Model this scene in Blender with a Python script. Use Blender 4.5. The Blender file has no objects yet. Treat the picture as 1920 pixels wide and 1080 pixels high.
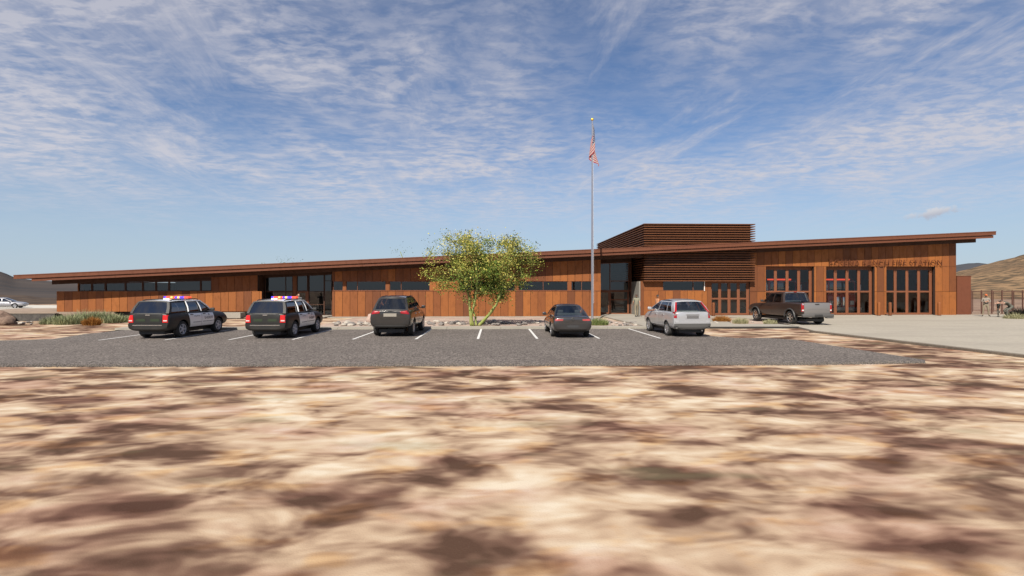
import bpy, bmesh, math, random
from mathutils import Vector, Matrix
from mathutils.bvhtree import BVHTree
R = math.radians
rng = random.Random(7)
scene = bpy.context.scene
COL = scene.collection

# ------------------------------------------------------------------ camera, sky, sun, exposure
CAMH, FPX, YAW = 2.3, 960.0, R(1.9)
cs, sn = math.cos(YAW), math.sin(YAW)
cam_d = bpy.data.cameras.new('camera'); cam = bpy.data.objects.new('camera', cam_d); COL.objects.link(cam)
cam.location = (0, 0, CAMH); cam.rotation_euler = (R(90), 0, -YAW)
cam_d.sensor_width = 36; cam_d.lens = 18.0; cam_d.clip_end = 6000; cam_d.clip_start = 0.1
scene.camera = cam
scene.view_settings.view_transform = 'Standard'; scene.view_settings.look = 'None'
scene.view_settings.exposure = 0.69; scene.view_settings.gamma = 1.0

SUN = Vector((0.42, 1.0, -1.12)).normalized()
sd = bpy.data.lights.new('sun', 'SUN'); sun = bpy.data.objects.new('sun', sd); COL.objects.link(sun)
sd.energy = 5.0; sd.angle = R(0.5); sd.color = (1.0, 0.93, 0.82)
sun.rotation_euler = SUN.to_track_quat('-Z', 'Y').to_euler()
sun.location = (-20, -40, 60)

class NT:
    """tiny node helper"""
    def __init__(s, tree): s.t = tree; s.n = tree.nodes; s.l = tree.links
    def new(s, typ, ins=None, **kw):
        n = s.n.new(typ)
        for k, v in kw.items(): setattr(n, k, v)
        for k, v in (ins or {}).items():
            sock = n.inputs[k]
            if isinstance(v, bpy.types.NodeSocket): s.l.new(v, sock)
            else: sock.default_value = v
        return n
    def math(s, op, a, b=0.0, c=0.0, clamp=False):
        n = s.new('ShaderNodeMath', {0: a, 1: b, 2: c}, operation=op); n.use_clamp = clamp
        return n.outputs[0]
    def vmul(s, v, xyz): return s.new('ShaderNodeVectorMath', {0: v, 1: xyz}, operation='MULTIPLY').outputs[0]
    def noise(s, v, scale, detail=3.0, rough=0.5, dist=0.0):
        return s.new('ShaderNodeTexNoise', {'Vector': v, 'Scale': scale, 'Detail': detail, 'Roughness': rough, 'Distortion': dist}).outputs[0]
    def rng(s, v, a, b, c=0.0, d=1.0, smooth=True):
        n = s.new('ShaderNodeMapRange', {0: v, 1: a, 2: b, 3: c, 4: d}); n.interpolation_type = 'SMOOTHSTEP' if smooth else 'LINEAR'
        return n.outputs[0]
    def mix(s, f, a, b):
        n = s.new('ShaderNodeMix', data_type='RGBA')
        for k, v in ((0, f), (6, a), (7, b)):
            if isinstance(v, bpy.types.NodeSocket): s.l.new(v, n.inputs[k])
            else: n.inputs[k].default_value = v if k == 0 else (*v, 1.0)[:4]
        return n.outputs[2]
    def ramp(s, f, stops):
        n = s.new('ShaderNodeValToRGB', {0: f}); e = n.color_ramp.elements
        while len(e) < len(stops): e.new(0.5)
        for i, (p, c) in enumerate(stops): e[i].position = p; e[i].color = (*c, 1)
        return n.outputs[0]

def make_world():
    w = bpy.data.worlds.new('World'); scene.world = w; w.use_nodes = True
    T = NT(w.node_tree); T.n.clear()
    sky = T.new('ShaderNodeTexSky'); sky.sky_type = 'NISHITA'; sky.sun_disc = False
    sky.sun_elevation = R(45.9); sky.sun_rotation = R(202.8); sky.altitude = 300; sky.air_density = 1.0; sky.dust_density = 0.2; sky.ozone_density = 3.0
    g = T.new('ShaderNodeTexCoord').outputs['Generated']
    sp = T.new('ShaderNodeSeparateXYZ', {0: g})
    x, y, z = sp.outputs
    zz = T.math('MAXIMUM', T.math('ADD', z, 0.06), 0.03)
    u = T.math('DIVIDE', x, zz); v = T.math('DIVIDE', y, zz)
    p = T.new('ShaderNodeCombineXYZ', {0: u, 1: v}).outputs[0]
    warp = T.new('ShaderNodeTexNoise', {'Vector': p, 'Scale': 0.9, 'Detail': 3.0}).outputs['Color']
    pw = T.new('ShaderNodeVectorMath', {0: warp, 1: (0.35, 0.35, 0), 2: p}, operation='MULTIPLY_ADD').outputs[0]
    big = T.rng(T.noise(T.vmul(p, (0.9, 0.6, 1)), 1.0, 4, 0.55, 0.3), 0.34, 0.60)
    az = T.math('DIVIDE', x, T.math('MAXIMUM', T.math('ABSOLUTE', y), 0.05))
    gapA = T.math('MULTIPLY', T.rng(T.math('ABSOLUTE', T.math('SUBTRACT', az, 0.20)), 0.05, 0.30), T.rng(T.math('ABSOLUTE', T.math('SUBTRACT', az, -0.06)), 0.0, 0.10, 0.45, 1.0))
    lay = T.math('MAXIMUM', gapA, T.rng(z, 0.36, 0.22))
    big = T.math('ADD', T.math('MULTIPLY', big, T.math('ADD', 0.35, T.math('MULTIPLY', lay, 0.45))), T.math('MULTIPLY', lay, 0.24), clamp=True)
    rip = T.rng(T.noise(T.vmul(pw, (0.9, 1.3, 1)), 10.0, 4, 0.62, 0.2), 0.36, 0.66)
    rip2 = T.rng(T.noise(T.vmul(pw, (0.8, 1.1, 1)), 3.2, 5, 0.62, 0.4), 0.34, 0.68)
    rot = T.new('ShaderNodeVectorRotate', {0: p, 3: R(-9)}, rotation_type='Z_AXIS').outputs[0]
    wisp = T.rng(T.noise(T.vmul(rot, (1.0, 0.30, 1)), 1.7, 7, 0.66, 0.5), 0.45, 0.70)
    m = T.math('MULTIPLY', big, T.math('ADD', T.math('MULTIPLY', rip, 0.6), T.math('MULTIPLY', rip2, 0.5)))
    m = T.math('MAXIMUM', m, T.math('MULTIPLY', wisp, T.math('ADD', 0.66, T.math('MULTIPLY', rip, 0.3))))
    m = T.math('ADD', m, T.math('MULTIPLY', big, 0.22))
    fade = T.rng(z, 0.055, 0.23)
    m = T.math('MULTIPLY', T.math('MULTIPLY', m, fade), 1.0, clamp=True)
    # small low cumulus on the right
    cd = Vector((-math.sin(-YAW) * 0, 0, 0))
    rx, rz = (1755 - 960) / 960, (540 - 398) / 960
    cd = Vector((rx * cs + sn, -rx * sn + cs, rz)).normalized()
    side = Vector((cd.y, -cd.x, 0)).normalized(); up = side.cross(cd).normalized()
    a = T.new('ShaderNodeVectorMath', {0: g, 1: side}, operation='DOT_PRODUCT').outputs['Value']
    b = T.new('ShaderNodeVectorMath', {0: g, 1: up}, operation='DOT_PRODUCT').outputs['Value']
    f = T.new('ShaderNodeVectorMath', {0: g, 1: cd}, operation='DOT_PRODUCT').outputs['Value']
    bb = T.math('SUBTRACT', b, T.math('MULTIPLY', a, 0.15))
    dd = T.math('SQRT', T.math('ADD', T.math('POWER', T.math('ABSOLUTE', T.math('MULTIPLY', a, 34.0)), 2.0), T.math('POWER', T.math('ABSOLUTE', T.math('MULTIPLY', bb, 105.0)), 2.0)))
    dd = T.math('ADD', dd, T.math('MULTIPLY', T.math('SUBTRACT', T.noise(g, 75, 4, 0.6), 0.5), 2.4))
    cum = T.math('MULTIPLY', T.rng(dd, 1.05, 0.35), T.math('GREATER_THAN', f, 0.9))
    skyc = T.new('ShaderNodeVectorMath', {0: sky.outputs[0], 1: (0.052, 0.058, 0.066)}, operation='MULTIPLY').outputs[0]
    skyc = T.mix(T.rng(z, 0.30, -0.02, 0.0, 0.85), skyc, (0.285, 0.345, 0.41))
    ccol = T.mix(T.rng(z, 0.05, 0.5), (0.385, 0.39, 0.435), (0.285, 0.295, 0.352))
    c1 = T.mix(m, skyc, ccol)
    shade = T.mix(T.rng(bb, -0.006, 0.006), (0.28, 0.285, 0.33), (0.42, 0.415, 0.43))
    c2 = T.mix(T.math('MULTIPLY', cum, 0.85), c1, shade)
    bg = T.new('ShaderNodeBackground', {0: c2, 1: 1.0})
    out = T.new('ShaderNodeOutputWorld'); T.l.new(bg.outputs[0], out.inputs[0])
make_world()

# ------------------------------------------------------------------ measuring helpers (photo pixel -> world point)
def gp(px, py, z=0.0):
    yc = FPX * (CAMH - z) / (py - 540.0); xc = (px - 960.0) / FPX * yc
    return Vector((xc * cs + yc * sn, -xc * sn + yc * cs, z))
def wp(px, py, Y):
    r = (px - 960.0) / FPX; yc = Y / (cs - r * sn)
    return Vector((yc * (r * cs + sn), Y, CAMH + (540.0 - py) / FPX * yc))
def XW(px, Y): return wp(px, 540, Y).x

# ------------------------------------------------------------------ mesh builder
class MB:
    def __init__(s): s.v = []; s.f = []; s.m = []; s.r = []; s.uv = {}
    def add(s, vs, fs, mat=0, rnd=None):
        o = len(s.v); s.v += [tuple(p) for p in vs]
        q = rng.random() if rnd is None else rnd
        for f in fs: s.f.append([o + i for i in f]); s.m.append(mat); s.r.append(q)
    def hexa(s, p, mat=0, rnd=None):  # 8 pts: bottom 4 ccw, top 4 ccw
        s.add(p, [(3, 2, 1, 0), (4, 5, 6, 7), (0, 1, 5, 4), (1, 2, 6, 5), (2, 3, 7, 6), (3, 0, 4, 7)], mat, rnd)
    def box(s, x0, x1, y0, y1, z0, z1, mat=0, rnd=None):
        s.hexa([(x0, y0, z0), (x1, y0, z0), (x1, y1, z0), (x0, y1, z0), (x0, y0, z1), (x1, y0, z1), (x1, y1, z1), (x0, y1, z1)], mat, rnd)
    def slope(s, x0, x1, y0, y1, zb0, zb1, zt0, zt1, mat=0, rnd=None):
        s.hexa([(x0, y0, zb0), (x1, y0, zb1), (x1, y1, zb1), (x0, y1, zb0), (x0, y0, zt0), (x1, y0, zt1), (x1, y1, zt1), (x0, y1, zt0)], mat, rnd)
    def rbox(s, c, size, mat=0, bev=0.2, rnd=None, rz=0.0):  # chamfered box
        bm = bmesh.new(); bmesh.ops.create_cube(bm, size=1)
        for v in bm.verts: v.co = Vector((v.co.x * size[0], v.co.y * size[1], v.co.z * size[2]))
        bmesh.ops.bevel(bm, geom=bm.edges[:], offset=min(size) * bev, segments=2, affect='EDGES', profile=0.5)
        M = Matrix.Translation(c) @ Matrix.Rotation(rz, 4, 'Z')
        s.bm(bm, mat, rnd, M)
    def bm(s, bm, mat=0, rnd=None, M=None):
        bm.verts.ensure_lookup_table(); bm.verts.index_update()
        s.add([(M @ v.co) if M else v.co for v in bm.verts], [[v.index for v in f.verts] for f in bm.faces], mat, rnd); bm.free()
    def tube(s, pts, rad, n=8, mat=0, rnd=None, cap=True):
        pts = [Vector(p) for p in pts]
        if not hasattr(rad, '__len__'): rad = [rad] * len(pts)
        vs = []; prev = None
        for i, p in enumerate(pts):
            d = (pts[min(i + 1, len(pts) - 1)] - pts[max(i - 1, 0)]).normalized()
            if prev is None: a = d.orthogonal().normalized()
            else: a = (prev - d * prev.dot(d)).normalized()
            prev = a; b = d.cross(a)
            vs += [p + (a * math.cos(2 * math.pi * k / n) + b * math.sin(2 * math.pi * k / n)) * rad[i] for k in range(n)]
        fs = []
        for i in range(len(pts) - 1):
            for k in range(n):
                k2 = (k + 1) % n; fs.append((i * n + k, i * n + k2, (i + 1) * n + k2, (i + 1) * n + k))
        if cap: fs += [tuple(reversed(range(n))), tuple(range((len(pts) - 1) * n, len(pts) * n))]
        s.add(vs, fs, mat, rnd)
    def lathe(s, prof, n=24, axis='Z', c=(0, 0, 0), mat=0, rnd=None):  # prof: (r, h)
        vs = []
        for r, h in prof:
            for k in range(n):
                a = 2 * math.pi * k / n; p = (r * math.cos(a), r * math.sin(a), h)
                if axis == 'X': p = (h, p[0], p[1])
                elif axis == 'Y': p = (p[0], h, p[1])
                vs.append((p[0] + c[0], p[1] + c[1], p[2] + c[2]))
        fs = []
        for i in range(len(prof) - 1):
            for k in range(n):
                k2 = (k + 1) % n; fs.append((i * n + k, i * n + k2, (i + 1) * n + k2, (i + 1) * n + k))
        s.add(vs, fs, mat, rnd)
    def ball(s, c, r, mat=0, n=12, rnd=None):
        prof = [(max(1e-4, math.sin(math.pi * i / n)), -math.cos(math.pi * i / n)) for i in range(n + 1)]
        rr = r if hasattr(r, '__len__') else (r, r, r); vs = []; k0 = 16
        for q, h in prof:
            for k in range(k0):
                a = 2 * math.pi * k / k0; vs.append((c[0] + q * math.cos(a) * rr[0], c[1] + q * math.sin(a) * rr[1], c[2] + h * rr[2]))
        fs = [(i * k0 + k, i * k0 + (k + 1) % k0, (i + 1) * k0 + (k + 1) % k0, (i + 1) * k0 + k) for i in range(n) for k in range(k0)]
        s.add(vs, fs, mat, rnd)
    def poly(s, pts, z0, z1, mat=0, rnd=None):  # extruded outline (ccw xy), z0<z1
        n = len(pts)
        s.add([(p[0], p[1], z0) for p in pts] + [(p[0], p[1], z1) for p in pts],
              [tuple(range(n - 1, -1, -1)), tuple(range(n, 2 * n))] + [(i, (i + 1) % n, n + (i + 1) % n, n + i) for i in range(n)], mat, rnd)
    def mesh(s, name, mats, smooth=False, angle=40):
        me = bpy.data.meshes.new(name); me.from_pydata(s.v, [], s.f)
        for m in (mats if isinstance(mats, (list, tuple)) else [mats]): me.materials.append(m)
        me.polygons.foreach_set('material_index', s.m)
        at = me.attributes.new('rnd', 'FLOAT', 'FACE'); at.data.foreach_set('value', s.r)
        if smooth:
            me.polygons.foreach_set('use_smooth', [True] * len(me.polygons))
            if angle < 180: me.set_sharp_from_angle(angle=R(angle))
        me.update(); return me
    def build(s, name, mats, parent=None, smooth=False, angle=40, loc=None):
        return obj(name, s.mesh(name, mats, smooth, angle), parent, loc)

def obj(name, data, parent=None, loc=None):
    o = bpy.data.objects.new(name, data); COL.objects.link(o)
    if parent: o.parent = parent
    if loc is not None: o.location = loc
    return o
def tag(o, label, cat, group=None):
    o['label'] = label; o['category'] = cat
    if group: o['group'] = group
    return o
def struct(o, kind='structure'): o['kind'] = kind; return o
def thing(name, label, cat, loc=(0, 0, 0), rz=0.0, group=None):
    o = bpy.data.objects.new(name, None); COL.objects.link(o); o.location = loc; o.rotation_euler = (0, 0, rz); o.empty_display_size = 0.3
    return tag(o, label, cat, group)
def copy_tree(o, parent=None):
    c = o.copy(); COL.objects.link(c)
    if parent: c.parent = parent
    for ch in list(o.children): copy_tree(ch, c)
    return c
def text_mesh(txt, size, extrude, mat, name, off=0.0):
    cu = bpy.data.curves.new(name, 'FONT'); cu.body = txt; cu.size = size; cu.extrude = extrude; cu.offset = off; cu.align_x = 'CENTER'; cu.space_character = 1.05
    o = bpy.data.objects.new(name, cu); COL.objects.link(o)
    dg = bpy.context.evaluated_depsgraph_get(); me = bpy.data.meshes.new_from_object(o.evaluated_get(dg))
    bpy.data.objects.remove(o); me.name = name; me.materials.clear(); me.materials.append(mat); return me
def eval_mods(o, name):
    dg = bpy.context.evaluated_depsgraph_get(); dg.update()
    me = bpy.data.meshes.new_from_object(o.evaluated_get(dg)); me.name = name; return me

# ------------------------------------------------------------------ materials
def mat(name, fn=None, **kw):
    m = bpy.data.materials.new(name); m.use_nodes = True; T = NT(m.node_tree); b = T.n['Principled BSDF']
    for k, v in kw.items():
        k = {'base': 'Base Color', 'rough': 'Roughness', 'metal': 'Metallic', 'spec': 'Specular IOR Level', 'coat': 'Coat Weight', 'emit': 'Emission Color', 'es': 'Emission Strength', 'alpha': 'Alpha'}[k]
        b.inputs[k].default_value = (*v, 1) if isinstance(v, tuple) else v
    if fn: fn(T, b)
    return m
def bump(T, b, h, strength=0.3, dist=0.02):
    n = T.new('ShaderNodeBump', {'Strength': strength, 'Distance': dist, 'Height': h}); T.l.new(n.outputs[0], b.inputs['Normal'])
def dim(T, col, k):
    return T.new('ShaderNodeVectorMath', {0: col, 1: (k, k, k) if not isinstance(k, tuple) else k}, operation='MULTIPLY').outputs[0]
def objc(T): return T.new('ShaderNodeTexCoord').outputs['Object']

def f_corten(c0, c1, c2, streak=True):
    def fn(T, b):
        v = objc(T); r = T.new('ShaderNodeAttribute', attribute_name='rnd').outputs['Fac']
        col = T.ramp(r, [(0.0, c0), (0.5, c1), (1.0, c2)])
        n1 = T.noise(T.vmul(v, (1, 1, 0.5)), 3.2, 5, 0.62); n2 = T.noise(v, 38, 3, 0.65)
        st = T.noise(T.vmul(v, (9, 9, 0.35)), 1.6, 4, 0.6)
        col = T.mix(T.rng(n1, 0.45, 0.75, 0, 0.35), col, tuple(q * 0.62 for q in c0))
        col = T.mix(T.rng(st, 0.54, 0.78, 0, 0.22), col, (c2[0] * 1.15, c2[1] * 1.25, c2[2] * 1.2))
        col = T.mix(T.rng(n2, 0.45, 0.75, 0, 0.28), col, tuple(q * 0.55 for q in c0))
        T.l.new(dim(T, col, (0.51, 0.455, 0.37)), b.inputs['Base Color']); T.l.new(T.rng(n1, 0.3, 0.7, 0.55, 0.8), b.inputs['Roughness']); bump(T, b, n2, 0.15, 0.004)
        b.inputs['Specular IOR Level'].default_value = 0.3
    return fn
M_CORTEN = mat('weathered_steel', f_corten((0.225, 0.082, 0.036), (0.37, 0.132, 0.043), (0.53, 0.20, 0.056)))
M_FASCIA = mat('fascia_steel', f_corten((0.215, 0.082, 0.050), (0.23, 0.088, 0.053), (0.245, 0.094, 0.055)))
M_LOUVRE = mat('louvre_steel', f_corten((0.20, 0.076, 0.035), (0.23, 0.09, 0.038), (0.26, 0.10, 0.042)))
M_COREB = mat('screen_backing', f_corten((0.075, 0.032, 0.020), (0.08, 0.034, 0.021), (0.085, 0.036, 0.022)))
M_FRAME = mat('copper_frame', f_corten((0.30, 0.118, 0.066), (0.32, 0.125, 0.07), (0.335, 0.13, 0.073)))
M_GROOVE = mat('dark_joint', base=(0.03, 0.014, 0.009), rough=0.9)
M_LETTER = mat('letter_steel', f_corten((0.20, 0.066, 0.030), (0.21, 0.07, 0.031), (0.22, 0.074, 0.033)))
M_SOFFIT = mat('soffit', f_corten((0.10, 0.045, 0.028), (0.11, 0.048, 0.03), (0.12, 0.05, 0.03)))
def f_speck(c0, c1, sc=30, big=1.2, amt=0.5, rough=0.9, bmp=0.2):
    def fn(T, b):
        v = objc(T); n = T.noise(v, sc, 4, 0.7); n2 = T.noise(v, big, 4, 0.6)
        col = T.mix(T.rng(n, 0.35, 0.65), c0, c1); col = T.mix(T.rng(n2, 0.35, 0.7, 0, amt), col, tuple(q * 0.78 for q in c0))
        T.l.new(dim(T, col, 0.6), b.inputs['Base Color']); b.inputs['Roughness'].default_value = rough; bump(T, b, n, bmp, 0.01)
    return fn
M_CONC = mat('concrete', f_speck((0.40, 0.365, 0.305), (0.50, 0.46, 0.39), 22, 0.5))
def f_apron(T, b):
    v = objc(T); n = T.noise(T.vmul(v, (0.5, 1, 1)), 9, 5, 0.7); n2 = T.noise(T.vmul(v, (0.35, 1.0, 1)), 0.55, 5, 0.6)
    col = T.mix(T.rng(n, 0.35, 0.65), (0.43, 0.385, 0.31), (0.53, 0.475, 0.39)); col = T.mix(T.rng(n2, 0.38, 0.68, 0, 0.55), col, (0.38, 0.34, 0.28))
    sp = T.new('ShaderNodeSeparateXYZ', {0: v})
    j = T.math('MINIMUM', T.math('PINGPONG', sp.outputs[0], 2.4), T.math('PINGPONG', sp.outputs[1], 2.4))
    col = T.mix(T.rng(j, 0.0, 0.035, 0.5, 0.0), col, (0.2, 0.18, 0.15))
    T.l.new(dim(T, col, 0.6), b.inputs['Base Color']); b.inputs['Roughness'].default_value = 0.85; bump(T, b, n, 0.15, 0.01)
M_APRON = mat('apron_concrete', f_apron)
def f_asphalt(T, b):
    v = objc(T); n = T.noise(v, 17, 3, 0.75); n2 = T.noise(v, 60, 2, 0.7); n3 = T.noise(v, 0.35, 4, 0.6)
    vor = T.new('ShaderNodeTexVoronoi', {'Vector': v, 'Scale': 22.0}); vor.feature = 'F1'
    cell = T.new('ShaderNodeSeparateXYZ', {0: vor.outputs['Color']}).outputs[0]
    col = T.ramp(T.math('ADD', T.math('MULTIPLY', cell, 0.5), T.math('MULTIPLY', n, 0.5)), [(0.25, (0.072, 0.060, 0.054)), (0.5, (0.180, 0.156, 0.142)), (0.75, (0.33, 0.29, 0.262))])
    col = T.mix(T.rng(n3, 0.35, 0.7, 0, 0.35), col, (0.125, 0.108, 0.10)); col = T.mix(T.rng(n2, 0.55, 0.75, 0, 0.5), col, (0.07, 0.06, 0.055))
    T.l.new(dim(T, col, 0.62), b.inputs['Base Color']); b.inputs['Roughness'].default_value = 0.92; b.inputs['Specular IOR Level'].default_value = 0.2; bump(T, b, n, 0.5, 0.02)
M_ASPH = mat('asphalt', f_asphalt)
def f_ground(T, b):
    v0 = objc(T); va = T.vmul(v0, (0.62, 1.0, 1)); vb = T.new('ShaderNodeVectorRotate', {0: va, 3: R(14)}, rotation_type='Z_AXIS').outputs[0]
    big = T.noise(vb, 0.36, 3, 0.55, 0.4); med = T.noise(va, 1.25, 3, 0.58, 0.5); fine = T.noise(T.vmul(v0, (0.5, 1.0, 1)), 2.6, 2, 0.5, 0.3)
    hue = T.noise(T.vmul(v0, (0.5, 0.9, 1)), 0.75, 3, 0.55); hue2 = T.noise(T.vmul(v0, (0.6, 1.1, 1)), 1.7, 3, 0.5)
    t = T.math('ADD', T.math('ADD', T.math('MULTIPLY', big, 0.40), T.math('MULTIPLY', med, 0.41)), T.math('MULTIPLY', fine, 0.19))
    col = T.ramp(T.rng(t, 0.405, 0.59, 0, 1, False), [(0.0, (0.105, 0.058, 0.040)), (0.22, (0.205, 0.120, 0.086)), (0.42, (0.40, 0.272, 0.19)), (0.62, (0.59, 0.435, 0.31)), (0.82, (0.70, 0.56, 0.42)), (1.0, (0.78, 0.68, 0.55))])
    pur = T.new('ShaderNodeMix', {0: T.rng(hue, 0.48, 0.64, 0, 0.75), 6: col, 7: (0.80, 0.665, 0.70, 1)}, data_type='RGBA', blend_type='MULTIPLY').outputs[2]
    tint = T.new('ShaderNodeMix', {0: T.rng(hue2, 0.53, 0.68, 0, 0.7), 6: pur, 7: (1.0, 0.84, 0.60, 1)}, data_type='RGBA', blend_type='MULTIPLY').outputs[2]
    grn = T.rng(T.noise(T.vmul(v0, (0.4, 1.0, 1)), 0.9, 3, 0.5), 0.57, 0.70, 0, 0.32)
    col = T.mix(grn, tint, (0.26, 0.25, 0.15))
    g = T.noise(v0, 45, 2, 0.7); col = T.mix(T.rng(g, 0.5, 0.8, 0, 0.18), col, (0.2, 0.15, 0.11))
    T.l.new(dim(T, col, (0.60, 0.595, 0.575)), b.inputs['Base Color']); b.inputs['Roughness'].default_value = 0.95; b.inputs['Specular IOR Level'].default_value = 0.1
    bump(T, b, T.math('ADD', fine, T.math('MULTIPLY', g, 0.25)), 0.25, 0.05)
M_GROUND = mat('desert_ground', f_ground)
M_GRAVELBED = mat('gravel_bed', f_speck((0.50, 0.36, 0.29), (0.66, 0.53, 0.43), 5, 0.7, 0.8))
M_PAINT = mat('road_paint', f_speck((0.80, 0.79, 0.77), (0.90, 0.89, 0.87), 14, 3, 0.2))
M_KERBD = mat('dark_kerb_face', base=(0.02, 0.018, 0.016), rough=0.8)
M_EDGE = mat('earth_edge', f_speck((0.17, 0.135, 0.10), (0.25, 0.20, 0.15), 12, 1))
M_ROAD = mat('pale_concrete_road', f_speck((0.66, 0.62, 0.55), (0.74, 0.70, 0.62), 3, 0.3))
M_PLASTER = mat('grey_plaster', f_speck((0.33, 0.31, 0.27), (0.38, 0.355, 0.315), 8, 0.8))
M_INT = mat('interior_wall', base=(0.24, 0.21, 0.19), rough=0.9)
M_INTF = mat('interior_floor', base=(0.13, 0.12, 0.11), rough=0.6)
def glassmat(name, tint, fres=0.06, rough=0.0):
    m = bpy.data.materials.new(name); m.use_nodes = True; T = NT(m.node_tree); T.n.clear()
    tr = T.new('ShaderNodeBsdfTransparent', {0: (*tint, 1)}); gl = T.new('ShaderNodeBsdfGlossy', {0: (0.95, 0.97, 1, 1), 'Roughness': rough})
    f = T.math('ADD', T.new('ShaderNodeFresnel', {0: 1.5}).outputs[0], fres, clamp=True)
    mx = T.new('ShaderNodeMixShader', {0: f, 1: tr.outputs[0], 2: gl.outputs[0]}); o = T.new('ShaderNodeOutputMaterial'); T.l.new(mx.outputs[0], o.inputs[0]); return m
M_GLASS = glassmat('window_glass', (0.55, 0.54, 0.52), 0.025)
M_BAYGLASS = glassmat('bay_door_glass', (0.78, 0.77, 0.74), 0.0)
M_CARGLASS = glassmat('car_glass', (0.62, 0.68, 0.66), 0.05)
M_DARKGLASS = glassmat('tinted_car_glass', (0.10, 0.10, 0.11), 0.10)
def carpaint(name, c, metal=0.0, rough=0.35, coat=0.8):
    def fn(T, b):
        n = T.noise(objc(T), 2.2, 4, 0.6); sp = T.new('ShaderNodeSeparateXYZ', {0: objc(T)})
        dust = T.math('MULTIPLY', T.rng(sp.outputs[2], 0.75, 0.25, 0.01, 0.10), T.rng(n, 0.3, 0.7, 0.4, 1.0))
        T.l.new(T.mix(dust, c, (0.20, 0.165, 0.125)), b.inputs['Base Color'])
        T.l.new(T.math('ADD', T.math('MULTIPLY', dust, 0.6), rough, clamp=True), b.inputs['Roughness'])
    return mat(name, fn, metal=metal, coat=coat)
M_BLACKP = carpaint('black_paint', (0.007, 0.0065, 0.0055), 0, 0.5, 0.1)
M_WHITEP = carpaint('white_paint', (0.72, 0.72, 0.73), 0, 0.4)
M_SILVER = carpaint('silver_paint', (0.42, 0.42, 0.43), 0.45, 0.35)
M_GREYP = carpaint('dark_grey_paint', (0.030, 0.027, 0.025), 0.4, 0.32)
M_SEDANP = carpaint('black_brown_paint', (0.085, 0.080, 0.078), 0.8, 0.28)
M_BROWNP = carpaint('brown_truck_paint', (0.030, 0.018, 0.0145), 0.2, 0.4, 0.45)
M_TAILG = carpaint('tailgate_reflection_paint', (0.17, 0.16, 0.155), 0.3, 0.42)  # brown truck's tailgate, colour lightened to stand for the reflection on it
M_PALEP = carpaint('pale_silver_paint', (0.26, 0.26, 0.28), 0.2, 0.4)
M_REDP = carpaint('fire_red_paint', (0.42, 0.012, 0.012), 0, 0.35)
M_TYRE = mat('tyre_rubber', base=(0.022, 0.021, 0.02), rough=0.9)
M_RIM = mat('alloy', base=(0.4, 0.4, 0.42), metal=0.7, rough=0.35)
M_RIMW = mat('white_wheel', base=(0.36, 0.36, 0.39), rough=0.45)
M_CHROME = mat('chrome', base=(0.75, 0.75, 0.75), metal=1.0, rough=0.18)
M_BLK = mat('black_plastic', base=(0.025, 0.024, 0.023), rough=0.65)
M_CLAD = mat('grey_plastic', base=(0.07, 0.067, 0.064), rough=0.6)
M_REDL = mat('red_lamp', base=(0.26, 0.004, 0.006), rough=0.25, coat=0.4)
M_REDLIT = mat('lit_red_lamp', base=(0.40, 0.006, 0.006), rough=0.3, coat=0.3, emit=(1, 0.02, 0.015), es=0.10)
M_WHTL = mat('white_lamp', base=(0.5, 0.5, 0.48), rough=0.15, coat=1.0)
M_PLATE = mat('plate_beige', base=(0.24, 0.215, 0.18), rough=0.5)
M_PLATED = mat('plate_dark', base=(0.035, 0.034, 0.034), rough=0.5)
M_PLATEG = mat('plate_grey', base=(0.11, 0.105, 0.105), rough=0.5)
M_SEAT = mat('seat_cloth', base=(0.06, 0.065, 0.075), rough=0.9)
M_GREEN = mat('green_lettering', base=(0.012, 0.022, 0.006), rough=0.6)
M_INK = mat('dark_lettering', base=(0.03, 0.03, 0.04), rough=0.6)
M_INKG = mat('grey_lettering', base=(0.16, 0.16, 0.19), rough=0.6)
M_LBR = mat('red_beacon', base=(0.6, 0.05, 0.03), rough=0.2, emit=(1, 0.10, 0.04), es=0.6)
M_LBO = mat('amber_beacon', base=(0.8, 0.35, 0.1), rough=0.2, emit=(1, 0.5, 0.12), es=0.7)
M_LBB = mat('blue_beacon', base=(0.05, 0.03, 0.6), rough=0.2, emit=(0.08, 0.04, 0.9), es=0.7)
M_POLE = mat('brushed_aluminium', base=(0.33, 0.33, 0.37), metal=0.75, rough=0.35)
M_GOLD = mat('gold_ball', base=(0.75, 0.52, 0.08), metal=0.6, rough=0.35)
M_STEELR = mat('rust_fence_steel', base=(0.085, 0.036, 0.024), rough=0.8)

# ------------------------------------------------------------------ setting: ground, paving
YF = 40.64
def ground_z(x, y):
    def ss(a, b, t):
        t = max(0.0, min(1.0, (t - a) / (b - a))); return t * t * (3 - 2 * t)
    return -0.6 * ss(52, 66, y) * (1 - ss(-30, -18, x))
def build_ground():
    xs = [-1500, -700, -350, -200, -140] + list(range(-110, 111, 5)) + [140, 200, 350, 700, 1500]
    ys = [-300, -120, -50, -20] + list(range(-5, 121, 5)) + [150, 200, 300, 500, 900, 2200]
    v = [(x, y, ground_z(x, y)) for y in ys for x in xs]; n = len(xs)
    f = [(j * n + i, j * n + i + 1, (j + 1) * n + i + 1, (j + 1) * n + i) for j in range(len(ys) - 1) for i in range(n - 1)]
    m = MB(); m.add(v, f); struct(m.build('ground', M_GROUND, smooth=True, angle=180))
build_ground()
def sheet(name, pix, z, m, sub=None):
    b = MB(); pts = [gp(*p) for p in pix]; b.add([(p.x, p.y, z) for p in pts], [tuple(range(len(pts)))]); return struct(b.build(name, m))
KY = gp(930, 617.4).y                     # kerb line
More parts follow.
